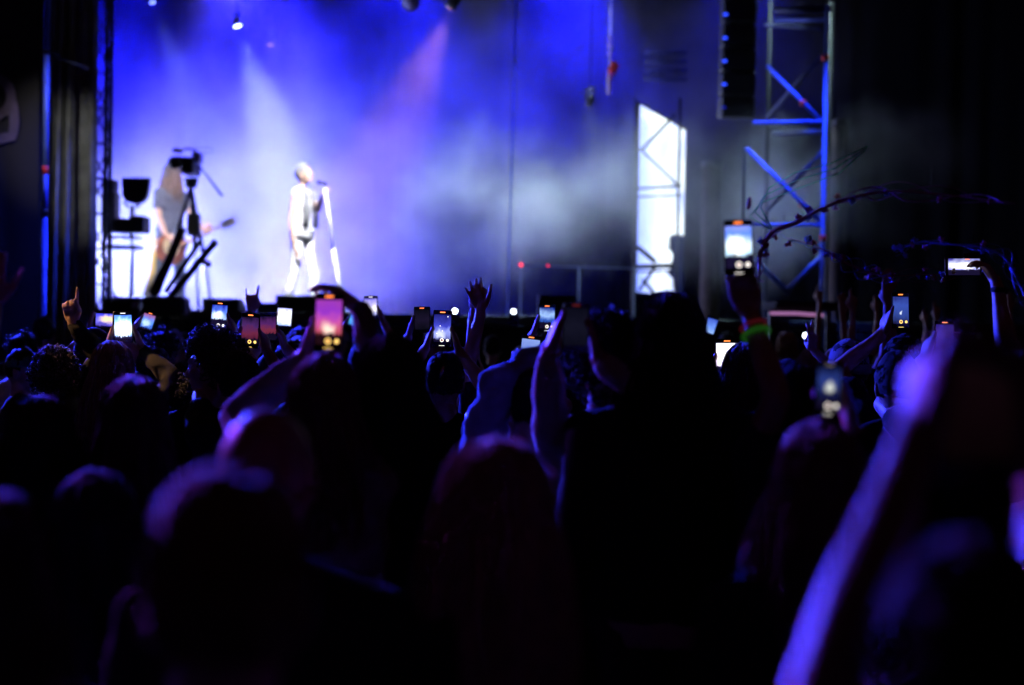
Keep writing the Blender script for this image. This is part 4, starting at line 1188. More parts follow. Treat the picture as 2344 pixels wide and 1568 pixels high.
wedge(1230, 1318, 676, 760, 14.5, 'black speaker box at the stage foot behind the dark phone')
cs = thing('flight_case', (P(300, 700, 15.5).x, 15.5, 0), 'low black flight case beneath the equipment rack', 'case')
a = P(250, 760, 15.5); b = P(335, 690, 15.5)
part(MB().rbox(((a.x+b.x)/2, 15.5, b.z/2), (b.x-a.x, .6, b.z), .02), 'body', CASE, cs)
part(MB().rbox(((a.x+b.x)/2, 15.5, b.z + .02), (b.x-a.x + .03, .62, .03), .01), 'lid', ALU if False else BLACKM, cs)
for xx in (-.15, .15): part(MB().rbox(((a.x+b.x)/2 + xx, 15.19, b.z - .05), (.05, .02, .06), .004), 'latch', ALU, cs)

# --- rail and posts at centre right, chain hoist, stall
rl = thing('stage_rail', (P(1192, 760, 16.0).x, 16.0, 0), 'thin blue-lit guard rail with a red end lamp at centre stage', 'rail')
a = P(1192, 607, 16.0); b = P(1456, 615, 16.0)
part(MB().tube(a, b, .010), 'top_rail', DULL, rl, True)
for xx in (1192, 1325, 1452):
    q = P(xx, 610, 16.0); part(MB().tube((q.x, 16, 0), q, .010), 'post', DULL, rl, True)
part(MB().ell(P(1192, 606, 15.95), (Vector((.022, 0, 0)), Vector((0, .022, 0)), Vector((0, 0, .022)))), 'red_lamp', emit('red_lamp', (1, .03, .05), 2.5), rl, True)
part(MB().ell(P(1254, 608, 15.95), (Vector((.012, 0, 0)), Vector((0, .012, 0)), Vector((0, 0, .012)))), 'red_lamp', MATS['red_lamp'], rl, True)
po = P(1157, 700, 15.6)
pl = thing('scaffold_pole', (po.x, 15.6, 0), 'very thin blue-lit vertical pole left of the guard rail', 'pole')
part(MB().tube((po.x, 15.6, 0), (po.x + .06, 15.6, 5.5), .009), 'tube', BLUE_TINT, pl, True)
part(MB().rbox((po.x, 15.6, .03), (.3, .3, .06), .01), 'base_plate', BLACKM, pl)
ch = thing('chain_hoist', P(1395, 220, 18.2), 'pinkish hanging chain hoist with a red hook block above the screen', 'hoist')
PINKM = mat('hoist_paint', (.75, .55, .6), .5)
for k_, (y0, y1) in enumerate(((84, 110), (118, 126), (160, 216))):
    c0 = P(1397 - k_, y0, 18.2); c1 = P(1396 - k_, y1, 18.2); part(MB().tube(c0, c1, .03), 'chain_bag', PINKM, ch, True)
tpz = P(1397, 84, 18.2); part(MB().tube((tpz.x, 18.2, P(1397, 216, 18.2).z), (tpz.x, 18.2, RZ + .1), .012), 'chain', ALU, ch, True)
part(MB().rbox(P(1404, 156, 18.15), (.11, .1, .14), .02, Matrix.Rotation(R(30), 3, 'Y')), 'hook_block', REDTAPE, ch)
for (yy, lab) in ((131, 'upper dim horizontal truss beam above the video screen'), (172, 'lower dim horizontal truss beam above the video screen')):
    a = P(1475, yy, 21); b = P(1572, yy, 21)
    truss('truss_beam', a, b, .14, lab, r=.016, bays=5, m=DULL, br=.008)
stl = thing('equipment_table', (P(1835, 760, 13.2).x, 13.2, 0), 'dark table under a black cover with a pink-lit strip below the scaffold tower', 'table')
a = P(1758, 690, 13.2); b = P(1908, 712, 13.2)
part(MB().rbox(((a.x+b.x)/2, 13.2, (a.z+b.z)/2), (b.x-a.x, .7, a.z-b.z), .02), 'cover', BLACKC, stl)
q0 = P(1762, 717, 12.83); q1 = P(1884, 722, 12.83)
part(MB().path([q0, q0.lerp(q1, .5) + Vector((0, 0, .008)), q1], .016, 8), 'light_strip', emit('pink_strip', (.6, .25, .6), .55), stl)
for xx in (1764, 1895):
    q = P(xx, 712, 13.2); part(MB().tube((q.x, 13.2, 0), q, .03), 'leg', BLACKM, stl)
# ================================================================== PHONES IN THE CROWD
def V(*a): return Vector(a)
B1 = [(0, (.02, .02, .2)), (.35, (.35, .5, 1)), (.6, (.12, .25, .95)), (1, (.01, .02, .35))]
phone('phone with a brilliant blue-white screen held above the blonde hair at left', 282, 749, 6.1, 42, 72, screen_mat('s1', [(0, (.05, .1, .5)), (.4, (.6, .85, 1)), (.7, (.25, .55, 1)), (1, (.03, .1, .6))], (.45, .45, .45, (.95, 1, 1)), .1, 2.2, 1), bar=UIW, ui=False, tilt=1, key='k282')
phone('phone held sideways left of the brilliant screen, showing violet stage light', 238, 733, 7.0, 48, 34, screen_mat('s2', [(0, (.05, .03, .3)), (.5, (.16, .14, .8)), (1, (.05, .05, .7))], (.75, .6, .4, (1, .75, .45)), .08, 1.4, 2), land=True, bar=None, ui=False, key='k238')
phone('phone half hidden behind dark raised arms, small tilted blue picture', 338, 737, 7.2, 30, 46, screen_mat('s3', [(0, (.02, .05, .4)), (.5, (.1, .3, 1)), (1, (.3, .1, .3))], (.4, .4, .3, (.5, .7, 1)), .1, 1.3, 3), ui=False, tilt=-14, key='k338')
phone('phone upright over curly hair showing the blue stage with two lit dots', 502, 724, 6.7, 40, 66, screen_mat('s4', B1, (.4, .52, .3, (.75, .85, 1)), .36, 1.5, 4), key='k502')
phone('dark phone showing a faint red-violet picture and amber shutter button', 573, 757, 5.8, 44, 80, screen_mat('s5', [(0, (.03, .005, .02)), (.4, (.16, .02, .06)), (.7, (.07, .02, .14)), (1, (.01, .005, .03))], None, .2, 1.0, 5), shutter=UIY, key='k573')
phone('second dim red phone tucked behind the dark red-violet one', 614, 752, 6.2, 40, 72, screen_mat('s6', [(0, (.02, .005, .02)), (.45, (.22, .03, .07)), (.7, (.1, .02, .16)), (1, (.01, .005, .03))], None, .3, .9, 6), bar=None, ui=False, key='k614')
phone('small phone with washed-out white screen left of the big pink phone', 651, 726, 7.4, 36, 52, screen_mat('s7', [(0, (.3, .4, .9)), (.4, (.8, .85, 1)), (1, (.5, .5, 1))], (.5, .5, .5, (1, 1, 1)), 0, 1.6, 7), bar=None, ui=False, tilt=-3, key='k651')
phone('large near phone with magenta screen, orange record mark and amber buttons', 753, 737, 3.75, 68, 130, screen_mat('s8', [(0, (.02, .004, .015)), (.25, (.5, .08, .12)), (.5, (.55, .08, .35)), (.75, (.26, .03, .5)), (1, (.3, .04, .35))], (.5, .34, .2, (1, .75, .62)), .26, 1.25, 8, (.012, .003, .006)), shutter=UIY, key='k753', uiscale=.8)
phone('small phone with pale lilac screen held high right of the magenta phone', 848, 704, 8.2, 33, 54, screen_mat('s9', [(0, (.2, .2, .6)), (.3, (.9, .88, 1)), (.6, (.55, .5, 1)), (1, (.1, .08, .5))], (.5, .35, .3, (1, .95, 1)), .06, 1.5, 9), bar=UIW, ui=False, key='k848')
phone('tiny phone with a tilted teal-blue screen below the raised wrist', 810, 734, 8.8, 24, 36, screen_mat('s10', [(0, (.02, .1, .4)), (.5, (.1, .45, .9)), (1, (.05, .2, .8))], None, .1, 1.3, 10), bar=None, ui=False, tilt=-12, key='k810')
phone('black-screened phone with only an orange record mark at centre', 966, 732, 6.6, 38, 60, screen_mat('s11', [(0, (.004, .004, .01)), (.5, (.012, .008, .03)), (1, (.004, .004, .01))], None, 0, .8, 11), ui=False, key='k966')
phone('sharp phone at centre showing deep blue stage, white icons and record mark', 1012, 752, 6.1, 43, 84, screen_mat('s12', [(0, (.03, .03, .2)), (.35, (.3, .35, .9)), (.6, (.05, .06, .55)), (1, (.01, .01, .12))], (.4, .25, .22, (.7, .75, 1)), .12, 1.2, 12), extra_dots=4, key='k1012')
phone('phone showing a small bright blue picture in front of the black speaker box', 1252, 728, 7.2, 38, 62, screen_mat('s13', [(0, (.005, .005, .03)), (.4, (.03, .1, .5)), (.65, (.35, .55, 1)), (1, (.01, .03, .3))], None, .3, 1.1, 13), key='k1252')
phone('tilted phone with pale blue screen and orange mark behind the blue sleeve', 1212, 806, 5.6, 46, 76, screen_mat('s14', [(0, (.03, .06, .4)), (.5, (.16, .26, .85)), (1, (.3, .42, .95))], None, .1, .9, 14), ui=False, tilt=-4, key='k1212')
phone('dark phone seen just above the blue sleeve with tiny lit icons', 1268, 790, 5.2, 40, 64, screen_mat('s15', [(0, (.004, .004, .02)), (1, (.01, .012, .05))], None, 0, .8, 15), bar=UIW, ui=False, tilt=4, extra_dots=3, key='k1268')
phone('large near phone with switched-off looking dark screen held in a blue-lit hand', 1317, 749, 3.85, 62, 114, screen_mat('s16', [(0, (.004, .004, .012)), (.5, (.008, .008, .022)), (1, (.004, .004, .012))], None, 0, .8, 16), bar=emit('dim_record', (.3, .03, .03), .5), ui=False, tilt=-1, key='k1317')
phone('small blurry blue phone just right of the tall silhouette head', 1626, 746, 8.6, 26, 44, screen_mat('s17', [(0, (.3, .5, 1)), (.4, (.15, .3, .9)), (1, (.05, .1, .6))], None, 0, 1.1, 17), bar=None, ui=False, tilt=-14, key='k1626')
phone('phone with glaring white screen partly behind a wavy-haired head', 1664, 818, 5.7, 54, 84, screen_mat('s18', [(0, (.1, .06, .35)), (.3, (.9, .75, 1)), (1, (1, .96, 1))], (.5, .6, .5, (1, .97, 1)), .16, 2.0, 18), ui=False, tilt=4, key='k1664')
phone('phone held highest over the crowd showing a blue-white stage and a crowd of dots', 1690, 567, 3.75, 66, 128, screen_mat('s19', [(0, (.01, .01, .06)), (.35, (.5, .75, 1)), (.55, (.75, .9, 1)), (.8, (.08, .2, .8)), (1, (.2, .25, .8))], (.4, .5, .3, (.95, 1, 1)), .3, 1.6, 19), tilt=1, shutter=UIW, key='k1690')
phone('sharp phone at right showing a dim blue stage with one tiny bright figure', 2060, 711, 6.1, 42, 82, screen_mat('s20', [(0, (.01, .01, .05)), (.3, (.03, .06, .3)), (.7, (.04, .08, .42)), (1, (.02, .03, .2))], (.5, .42, .07, (.7, .8, 1)), 0, 1.1, 20), shutter=UIY, tilt=1, key='k2060')
phone('phone held sideways high at right, filming the bright stage over a dark crowd', 2204, 611, 5.8, 84, 42, screen_mat('s21', [(0, (.02, .02, .1)), (.35, (.3, .3, .9)), (.6, (.75, .8, 1)), (1, (.05, .04, .3))], (.55, .55, .32, (1, 1, 1)), .34, 1.5, 21), land=True, ui=False, tilt=2, key='k2204')
phone('phone with violet-blue screen and orange mark left of the near raised hands', 2160, 772, 5.5, 46, 76, screen_mat('s22', [(0, (.05, .02, .25)), (.5, (.1, .05, .5)), (1, (.04, .02, .22))], None, .1, .8, 22), ui=False, tilt=3, key='k2160')
phone('blurred near phone with a white smoke patch on a black screen', 1895, 890, 2.9, 60, 124, screen_mat('s23', [(0, (.004, .004, .02)), (.35, (.006, .008, .05)), (.7, (.02, .04, .22)), (1, (.004, .006, .04))], (.55, .5, .16, (.75, .78, .7)), .22, 1.1, 23), bar=UIDIM, shutter=UIW, key='k1895')
phone('dark near phone held up in both hands at the right edge', 2240, 930, 1.44, 200, 330, screen_mat('s24', [(0, (.004, .001, .002)), (1, (.01, .003, .006))], None, 0, .5, 24), bar=None, ui=False, tilt=3, key='k2222')
# torches of far phones
for (x, y, Y, lab) in ((1041, 712, 11.5, 'far phone torch glaring white left of the raised open hand'), (1175, 713, 12.0, 'far phone torch glaring pale blue above the centre crowd'), (1570, 690, 12, 'tiny orange phone light at the foot of the screen'), (1843, 768, 9.5, 'far phone torch glowing between the scaffold tower and the peace sign')):
    c = P(x, y, Y); t = thing('phone_torch', c - V(0, 0, .06), lab, 'phone', 'far phone torches')
    part(MB().rbox(c - V(0, 0, .045), (.075, .009, .15), .003), 'body', PHONEM, t)
    part(MB().disc(c - V(0, .006, 0), (0, -1, 0), .02), 'torch', emit('torch_w' if x != 1570 else 'torch_o', (.85, .93, 1) if x != 1570 else (1, .4, .2), 7 if x != 1570 else .8), t)

# ================================================================== THE CROWD, nearest things last in depth order
GC = 'concertgoers watching the stage'
def aim(px, py, Y, u=(0, 0, 1), n=(0, 1, 0), pose='open', hint=None, e=None):
    d = dict(w=P(px, py, Y), u=V(*u), n=V(*n), pose=pose)
    if hint: d['hint'] = V(*hint)
    if e: d['e'] = P(*e)
    return d
def g2(key, sd, hint=None, **k):
    d = grip(key, sd, **k)
    if hint: d['hint'] = V(*hint)
    return d
# left group
person('curly-headed concertgoer in black sleeve pointing one warm-lit finger up', P(128, 806, 6.0), hair='curly', hmat=HAIR_BR, shirt=C_BLACK, sleeve='long', group=GC,
    arms={'R': aim(163, 737, 6.05, (-.05, .0, 1), (.2, -1, 0), 'point', (.6, 0, -.6))}, hvox=.0055)
person('person in a teal cap with a warm-lit cheek at the far left', P(56, 797, 7.8), yaw=60, hyaw=105, hair='short', cap=('cap', C_TEAL), shirt=C_CHAR, group=GC, hairtop=.02)
person('dark-haired person at the left edge raising a blue-lit arm out of view', P(95, 905, 3.5), length=.16, hair='long', shirt=C_BLACK, sleeve='short', group=GC, vol=1.2,
    arms={'L': aim(-14, 700, 3.7, (-.1, .1, 1), (0, 1, 0), 'open', (-.3, -.2, -1))})
person('blonde long-haired woman holding the brilliant phone above her head', P(258, 782, 5.8), hair='long', hmat=HAIR_BL, shirt=C_CHAR, sleeve='long', fem=True, group=GC, length=.36, dens=1.3,
    arms={'R': g2('k282', 'R', (1.0, -.1, -.25)), 'L': g2('k282', 'L', (-.7, 0, -.6))})
person('person in a dark round cap holding a phone sideways at left', P(216, 752, 6.7), hair='short', cap=('beanie', C_NAVY), shirt=C_BLACK, group=GC, arms={'R': g2('k238', 'R'), 'L': g2('k238', 'L')})
person('person hidden behind raised arms holding a small tilted phone', P(352, 792, 6.9), hair='short', shirt=C_BLACK, sleeve='long', group=GC, arms={'L': g2('k338', 'L')})
person('person with long dark brown hair standing in front of the blonde woman', P(308, 862, 3.6), hair='long', hmat=HAIR_BR, shirt=C_BLACK, fem=True, group=GC, length=.4, dens=1.6, vol=1.3)
person('curly-haired young man in profile looking left, cheek lit violet', P(487, 752, 5.7), yaw=-40, hyaw=-72, hair='curly', hmat=HAIR_BR, shirt=C_BLACK, group=GC, face=True, hairtop=.04, vol=1.25)
person('short person with dark curls in front of the curly profile', P(440, 862, 6.0), hair='curly', hmat=HAIR_BK, shirt=C_CHAR, group=GC, fem=True)
person('dark short-haired man lifting the red-violet phone, left cheek lit blue', P(545, 806, 5.5), yaw=-10, hyaw=-25, hair='messy', hmat=HAIR_BK, shirt=C_BLACK, group=GC, arms={'L': g2('k573', 'L'), 'R': g2('k573', 'R')})
person('person behind curls filming with the blue two-dot phone', P(512, 790, 6.4), hair='short', shirt=C_CHAR, group=GC, arms={'R': g2('k502', 'R')})
person('person throwing a horned-finger sign in front of the white smoke', P(606, 784, 7.9), hair='short', shirt=C_BLACK, sleeve='long', group=GC, hvox=.006, arms={'L': aim(576, 712, 8.0, (.0, .0, 1), (0, 1, 0), 'horns', (-.7, 0, -.6))})
person('person holding up the second dim red phone', P(628, 806, 6.0), hair='short', shirt=C_NAVY, group=GC, arms={'R': g2('k614', 'R')})
person('person holding the washed-out white phone', P(664, 780, 7.2), hair='short', shirt=C_BLACK, group=GC, arms={'L': g2('k651', 'L')})
w753, d753 = person('fair straight-haired woman in pale blue-lit top lifting the magenta phone with both arms', P(742, 812, 3.45), hair='long', hmat=HAIR_LB, shirt=C_GREY, sleeve='long', fem=True, group=GC, length=.26,
    arms={'L': g2('k753', 'L', (-1, -.1, -.35), dz=-.3), 'R': dict(w=P(818, 700, 3.8), u=V(-.75, .05, .55), n=V(-.3, .2, -.9), pose='relax', hint=V(.8, 0, -.6))})
person('big-haired person in solid black silhouette at centre', P(893, 768, 3.6), hair='long', hmat=HAIR_BK, shirt=C_BLACK, sleeve='long', group=GC, length=.3, dens=1.8, vol=1.7, build=1.05)
person('person lifting the pale lilac phone with a bent wrist', P(884, 790, 7.9), hair='short', shirt=C_BLACK, group=GC, arms={'R': g2('k848', 'R')})
person('person holding the tiny tilted teal phone', P(830, 782, 8.5), hair='short', shirt=C_BLACK, group=GC, arms={'L': g2('k810', 'L')})
person('person holding the black-screened phone in a violet hand', P(955, 806, 6.3), hair='short', shirt=C_CHAR, group=GC, arms={'L': g2('k966', 'L', (-.9, 0, -.5))})
p1012, d1012 = person('person with a bright reflective hair clip filming with the sharp centre phone', P(1018, 806, 5.8), hair='short', hmat=HAIR_BK, shirt=C_BLACK, group=GC, arms={'L': g2('k1012', 'L', (-.9, 0, -.5)), 'R': g2('k1012', 'R')})
q0 = P(1015, 838, 5.66); q1 = P(1008, 868, 5.66)
part(MB().path([q0, q0.lerp(q1, .5), q1], [.006, .011, .007], 8, .4), 'hair_clip', mat('chrome_clip', (.85, .86, .9), .2, .9), p1012, True)
person('person in dark tee stretching up a bare arm with spread fingers at centre', P(1160, 822, 6.2), hair='short', shirt=C_BLACK, sleeve='short', group=GC, hvox=.0055,
    arms={'L': aim(1102, 712, 6.35, (-.35, .1, 1), (.3, 1, 0), 'spread', (-.3, -.2, -1)), 'R': aim(1200, 860, 6.4, (-.2, .2, .8), (0, 1, 0), 'relax')})
person('person reaching a violet forearm across behind the raised open hand', P(1060, 800, 7.0), hair='messy', shirt=C_CHAR, sleeve='none', group=GC, arms={'R': aim(1082, 712, 7.1, (.5, .1, .7), (0, 1, 0), 'relax', (-.5, 0, -1))})
person('person filming in front of the black speaker box', P(1270, 790, 6.9), hair='short', shirt=C_BLACK, group=GC, arms={'L': g2('k1252', 'L')})
person('person holding the tilted pale blue phone near the blue sleeve', P(1190, 846, 5.3), hair='messy', shirt=C_BLACK, group=GC, arms={'L': g2('k1212', 'L', (-.8, 0, -.6))})
person('person in a blue ribbed long-sleeve top, elbow bent wide to the left', P(1226, 846, 4.5), hair='short', hmat=HAIR_BK, shirt=C_BLUE, sleeve='long', group=GC, wrinkle=2.2, build=1.28,
    arms={'L': dict(w=P(1272, 800, 4.75), u=V(.3, .2, .9), n=V(0, 1, 0), pose='grip', e=P(1140, 882, 4.5))})
person('dark curly-haired person holding the large dark phone up in a blue-lit hand', P(1392, 738, 4.1), hair='curly', hmat=HAIR_BK, shirt=C_PALE, sleeve='long', group=GC, vol=1.2,
    arms={'L': dict(g2('k1317', 'L', dz=-.2), e=P(1258, 980, 4.0)), 'R': g2('k1317', 'R', dz=-.35)})
person('tall long-haired person in black, a broad dark silhouette covering the foot of the screen', P(1536, 672, 3.9), hair='long', length=.26, vol=1.5, dens=1.3, hmat=HAIR_BK, shirt=C_BLACK, sleeve='long', group=GC, build=1.15)
person('person with wavy dark hair in front of the glaring white phone', P(1706, 786, 5.3), hair='long', hmat=HAIR_BR, shirt=C_BLACK, group=GC, length=.2, vol=1.8, dens=1.3, arms={'L': g2('k1664', 'L')})
pw, dw = person('person with a glowing green wristband holding the highest phone in one bare arm', P(1822, 838, 3.85), hair='messy', hmat=HAIR_BK, shirt=C_NAVY, sleeve='short', group=GC,
    arms={'L': dict(w=P(1716, 724, 3.80), u=V(-.12, .05, 1), n=V(-.05, -.4, 0), pose='grip', hint=V(.2, -.3, -1))})
S_, E_, W_ = dw['segs']['L']; bb = W_.lerp(E_, .22); dd = (E_ - W_).normalized()
def bracelet(parent, c, d, r, m, wd=.02, name='bracelet'):
    mb = MB(); a = d.orthogonal().normalized(); b = d.cross(a); rings = []
    for k in range(20):
        t = 2*math.pi*k/20; o = a*math.cos(t) + b*math.sin(t)
        rings.append([c + o*r - d*wd/2, c + o*(r + .004) - d*wd*.3, c + o*(r + .004) + d*wd*.3, c + o*r + d*wd/2])
    vs = [p for q in rings for p in q]
    mb.add(vs, [(i*4 + j, ((i+1) % 20)*4 + j, ((i+1) % 20)*4 + j + 1, i*4 + j + 1) for i in range(20) for j in range(3)])
    return part(mb, name, m, parent, True)
bracelet(pw, bb, dd, .037, emit('glow_green', (.12, .8, .08), .05), .014)
bracelet(pw, W_.lerp(E_, .12), dd, .034, emit('glow_red', (.8, .05, .1), .05), .008)
person('person making a thin two-finger peace sign in violet light at right', P(1800, 822, 6.5), hair='short', shirt=C_BLACK, sleeve='none', fem=True, group=GC, hvox=.0055, arms={'R': aim(1862, 806, 6.55, (.02, .05, 1), (0, 1, 0), 'peace', (.4, -.2, -1))})
person('person in a pale grey-blue knitted beanie at right', P(1942, 777, 6.2), hair='short', cap=('beanie', C_GREY), shirt=C_CHAR, group=GC, hairtop=.02)
person('close-cropped round dark head right of the beanie', P(2053, 806, 5.4), hair='short', hmat=HAIR_BK, shirt=C_BLACK, skin=SKIN_D, group=GC, dens=.5, build=1.05)
person('person filming with the sharp phone at right, hair dark', P(2070, 768, 5.85), hair='messy', shirt=C_BLACK, group=GC, arms={'L': g2('k2060', 'L', (-.7, -.2, -.6))})
person('person at the right edge holding the sideways phone high in a wristbanded arm', P(2352, 800, 5.6), hair='short', shirt=C_BLACK, sleeve='short', group=GC,
    arms={'L': dict(w=P(2282, 648, 5.75), u=V(-.5, .1, .8), n=V(-.9, .1, -.3), pose='grip', hint=V(.3, -.2, -1))})
bracelet(PEOPLE[-1][0], P(2287, 664, 5.74), V(.05, 0, 1), .031, BLACKC, .02)
person('person holding the violet-blue phone at right', P(2195, 800, 5.2), hair='short', shirt=C_BLACK, group=GC, arms={'L': g2('k2160', 'L')})
p1895, d1895 = person('near blurred person with an earring, filming with the smoke-patch phone', P(1875, 968, 2.55), hair='long', length=.22, vol=1.3, hmat=HAIR_LB, shirt=C_BLACK, sleeve='long', group=GC, hyaw=4, arms={'R': g2('k1895', 'R', dz=-.4)})
S_, E_, W_ = d1895['segs']['L']
part(MB().ell(P(1962, 1090, 2.4), (V(.005, 0, 0), V(0, .005, 0), V(0, 0, .005))), 'earring', mat('earring_metal', (.9, .9, .95), .08, 1.0), p1895, True)
person('nearest person at right, both violet-lit forearms raised holding a dark phone', P(2230, 1240, 1.15), hair='messy', hmat=HAIR_BK, shirt=C_RED, skin=SKIN_D, sleeve='short', group=GC,
    arms={'L': dict(w=P(2098, 1010, 1.40), u=V(.12, .16, .9), n=V(.9, .2, 0), pose='grip', e=P(1885, 1580, 1.22)), 'R': dict(w=P(2372, 1050, 1.40), u=V(-.12, .16, .9), n=V(-.9, .2, 0), pose='grip', e=P(2480, 1560, 1.2))})
person('near shaven-headed man with a bright blue rim on his left temple', P(615, 942, 2.25), hair='bald', skin=SKIN_M, shirt=C_BLACK, group=GC, hairtop=0, build=1.1, hyaw=8)
person('nearest person at lower left, ear and temple glowing violet', P(520, 1098, 1.38), hair='messy', hmat=HAIR_LB, shirt=C_RED, sleeve='short', group=GC, skin=SKIN_L, dens=.7, hyaw=-14, hairtop=.012)
person('near person with long fair hair falling to the left, lit violet', P(1130, 1006, 2.3), yaw=-30, hyaw=-50, pitch=-8, hair='long', hmat=HAIR_BL, shirt=C_BLACK, sleeve='long', fem=True, group=GC, length=.42, dens=1.8, vol=1.5, face=True)
person('dark-haired person at lower left in front of the long brown hair', P(222, 1078, 2.6), length=.2, vol=1.3, hair='long', hmat=HAIR_BK, shirt=C_NAVY, sleeve='short', group=GC, fem=True)
person('person cut off by the lower left corner', P(-20, 1120, 2.0), hair='long', hmat=HAIR_BR, shirt=C_GREY, sleeve='short', group=GC, fem=True, length=.3)
person('person cut off at the lower right corner with a pale sleeve', P(2420, 1330, 1.35), hair='messy', hmat=HAIR_BK, shirt=C_GREY, sleeve='short', group=GC)

# ------------------------------------------------------------------ the far crowd: a few figures copied, each copy a thing of its own
FAR = []
for k_, kw in enumerate((dict(hair='short', hmat=HAIR_BK, shirt=C_BLACK), dict(hair='long', hmat=HAIR_BR, shirt=C_GREY, fem=True),
                         dict(hair='messy', hmat=HAIR_LB, shirt=C_NAVY, up='L', pose='open'), dict(hair='short', hmat=HAIR_BR, shirt=C_DENIM, up='R', pose='fist'),
                         dict(hair='curly', hmat=HAIR_BK, shirt=C_PALE), dict(hair='short', hmat=HAIR_GR, shirt=C_CHAR, cap=('cap', C_PALE)), dict(hair='long', hmat=HAIR_BL, shirt=C_BLACK, fem=True, up='R', pose='peace'))):
    up = kw.pop('up', None); pose = kw.pop('pose', 'open'); arms = {}
    if up: arms[up] = dict(w=(-.3 if up == 'L' else .3, 11.1, 1.98), u=V(0, 0, 1), n=V(0, 1, 0), pose=pose)
    r_, _ = person('far concertgoer template %d' % k_, None, base=(0, 11, 0), height=1.70, vox=.026, hvox=.013, dens=.35, arms=arms, **kw)
    FAR.append(r_)
FLAB = ['far short-haired concertgoer in black', 'far long-haired concertgoer in a grey top', 'far concertgoer with an open hand raised',
        'far concertgoer with a fist raised', 'far curly-haired concertgoer in a pale shirt', 'far concertgoer in a pale cap', 'far blonde concertgoer raising a peace sign']
MARKS = [(0, 'the printed banner'), (100, 'the blue pole'), (165, 'the grey drape'), (230, 'the truss tower'), (300, 'the equipment rack'), (400, 'the guitarist'), (505, 'the wedge by the tripod'), (590, 'the horned hand'), (690, 'the singer'), (780, 'the microphone stand'),
         (880, 'the lilac phone'), (1000, 'the sharp centre phone'), (1100, 'the raised open hand'), (1180, 'the thin blue pole'), (1270, 'the black speaker box'), (1390, 'the guard rail'), (1520, 'the video screen'), (1620, 'the dim pillar'), (1700, 'the highest phone'),
         (1800, 'the scaffold tower'), (1900, 'the brown pillar'), (1990, 'the drooping garland'), (2070, 'the sharp phone at right'), (2200, 'the sideways phone'), (2320, 'the right edge rod')]
USED = {}
def copy_tree(o, parent=None):
    c = o.copy(); col.objects.link(c); c.parent = parent
    for chd in o.children: copy_tree(chd, c)
    return c
rf = random.Random(21); first = set(); spots = []
for row, Y in enumerate((7.6, 8.6, 9.6, 10.7, 11.8, 12.9)):
    x = -.36*Y - .1 + (row % 2)*.3
    while x < .39*Y:
        spots.append((x + rf.uniform(-.13, .13), Y + rf.uniform(-.25, .25))); x += rf.uniform(.62, .86)
taken = [(r.location.x, r.location.y) for r, _ in PEOPLE[:-len(FAR)] if r.location.z < .5]
for (x, y) in spots:
    if any((x-a)**2 + (y-b)**2 < .2 for a, b in taken): continue
    dx_ = 1171 + x/y*FPX
    k_ = rf.choice((0, 0, 0, 1, 1, 4, 5)) if dx_ < 1640 else rf.choice((0, 0, 1, 2, 3, 4, 5, 6))
    o = FAR[k_] if k_ not in first else copy_tree(FAR[k_])
    first.add(k_)
    o.location = (x, y, 0); z = rf.uniform(.91, 1.03); o.scale = (z, z, z); o.rotation_euler.z = rf.uniform(-.35, .35)
    mk = min(MARKS, key=lambda m: abs(m[0] - dx_))[1]
    lab = FLAB[k_] + ', below ' + mk
    USED[lab] = USED.get(lab, 0) + 1
    if USED[lab] > 1: lab += ('', ', next row back', ', third row', ', the fourth row', ', the last row')[min(USED[lab]-1, 4)]
    o['label'] = lab; o['group'] = 'far crowd in front of the stage'
for k_ in range(len(FAR)):
    if k_ not in first:
        for ch_ in list(FAR[k_].children_recursive): bpy.data.objects.remove(ch_)
        bpy.data.objects.remove(FAR[k_])

# ------------------------------------------------------------------ ribbon-and-flower garlands waved on bent rods at right
def garland(name, pts, Y, r, m, label, flowers, fm, seed, cat='garland'):
    rn = random.Random(seed)
    ctl = [P(x, y, Y + dy) for x, y, dy in pts]
    path = []
    for i in range(len(ctl)-1):
        p0, p1, p2, p3 = ctl[max(i-1, 0)], ctl[i], ctl[i+1], ctl[min(i+2, len(ctl)-1)]
        for k in range(8):
            t = k/8
            path.append(.5*((2*p1) + (p2-p0)*t + (2*p0-5*p1+4*p2-p3)*t*t + (3*p1-p0-3*p2+p3)*t**3))
    path.append(ctl[-1])
    t_ = thing(name, path[-1], label, cat, 'garlands waved above the crowd')
    part(MB().path(path, [r*min(.35 + i/16, 1.0, 1.25 - i/len(path)) for i in range(len(path))], 6), 'rod', m, t_, True)
    rb = MB()
    for k in range(3):
        off = [path[i] + V(.016*math.sin(i*.5 + k*2), 0, (.012 + .02*math.sin(i*.16))*math.cos(i*.35 + k*2.1)) for i in range(len(path))]
        rb.path(off, r*.4, 4, .4)
    part(rb, 'ribbon', fm[0], t_, True)
    for k in range(flowers):
        i = int(rn.uniform(0, len(path)-1)); c = path[i] + V(rn.uniform(-.02, .02), rn.uniform(-.01, .01), rn.uniform(-.02, .02))
        fl_ = MB(); nn = V(rn.uniform(-1, 1), -1, rn.uniform(-1, 1)).normalized(); a = nn.orthogonal().normalized(); b = nn.cross(a)
        for q in range(5):
            th = 2*math.pi*q/5 + rn.random(); o = a*math.cos(th) + b*math.sin(th)
            fl_.ell(c + o*.007, (o*.007, nn.cross(o)*.005, nn*.0025), 6, 4)
        fl_.ell(c + nn*.004, (a*.006, b*.006, nn*.005), 6, 4)
        part(fl_, 'flower', fm[k % len(fm)], t_, True)
    return t_
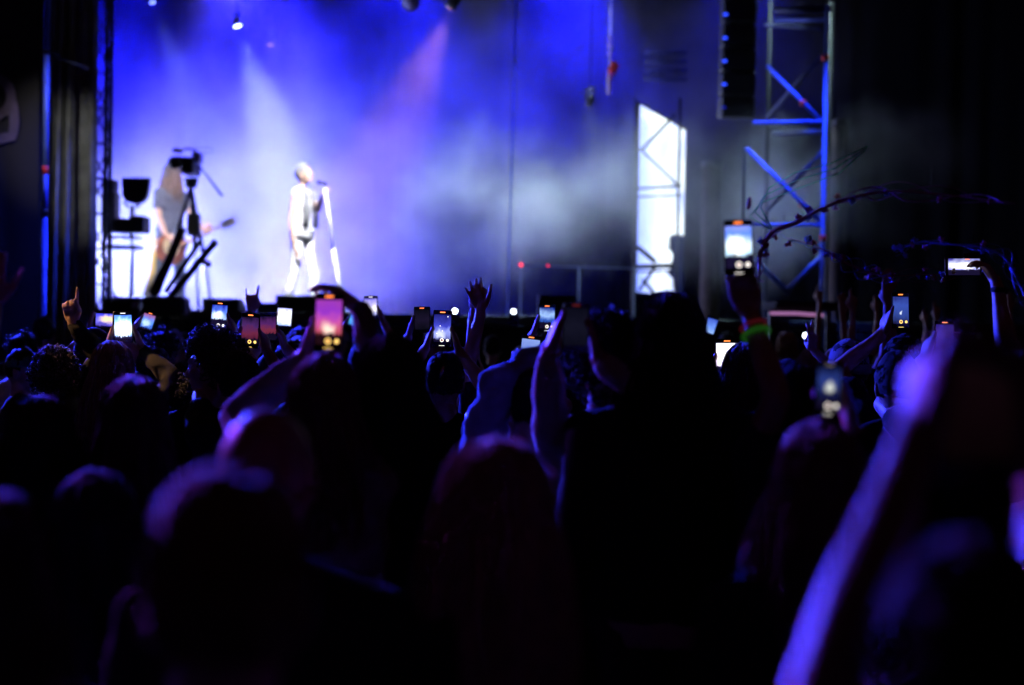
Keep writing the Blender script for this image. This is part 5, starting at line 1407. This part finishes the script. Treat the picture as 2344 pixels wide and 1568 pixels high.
PURP = mat('purple_ribbon', (.6, .16, .4), .6); BLUEF = mat('blue_petal', (.2, .24, .8), .6); REDF = mat('red_petal', (.4, .03, .05), .6); GREENN = mat('green_net', (.12, .55, .28), .6); YEL = mat('yellow_petal', (.5, .4, .1), .6)
garland('garland', [(1736, 640, .0), (1742, 575, .0), (1768, 532, 0), (1820, 510, 0), (1880, 478, 0), (1960, 450, 0), (2050, 438, .1), (2200, 450, .1), (2315, 466, 0)], 4.6, .0075, PURP, 'long bent rod wound with dark purple ribbon arching over the right of the crowd', 16, [PURP, BLUEF, REDF], 1)
garland('garland', [(2360, 720, -.1), (2318, 620, 0), (2275, 575, 0), (2180, 560, .1), (2100, 555, .1), (2050, 578, .1)], 4.9, .0035, BLUEF, 'thin rod with blue flowers bending above the sideways phone', 14, [BLUEF, BLUEF, PURP], 2)
garland('garland', [(2040, 640, .3), (1985, 622, .2), (1930, 600, .1), (1890, 575, 0), (1850, 558, 0), (1800, 545, 0)], 4.9, .004, PURP, 'short drooping garland of blue and red flowers right of the highest phone', 14, [BLUEF, REDF, PURP], 3)
garland('garland', [(2180, 632, .4), (2120, 628, .4), (2040, 632, .4), (1965, 622, .4)], 5.4, .0025, REDF, 'faint string of small red and yellow flowers under the purple rod', 12, [REDF, YEL, BLUEF], 4)
nt_ = thing('net_streamer', P(1770, 520, 8.0), 'faint green net streamer looping in front of the scaffold tower', 'streamer')
ctl = [P(x, y, 8.0) for x, y in ((1985, 335), (1900, 375), (1820, 395), (1760, 430), (1740, 475), (1765, 520))]
for k in range(3):
    part(MB().path([p + V(.03*k*math.sin(i*1.3), .02*k, -.05*k*(1 - abs(i-2.5)/3)) for i, p in enumerate(ctl)], .0035, 5), 'strand', GREENN, nt_, True)
pt1 = thing('petal', P(1714, 470, 4.4), 'single dark petal drifting in the air above the highest phone', 'petal')
part(MB().ell(P(1714, 465, 4.4), (V(.008, 0, .002), V(0, .004, 0), V(.002, 0, .02)), 10, 8), 'blade', PURP, pt1, True)
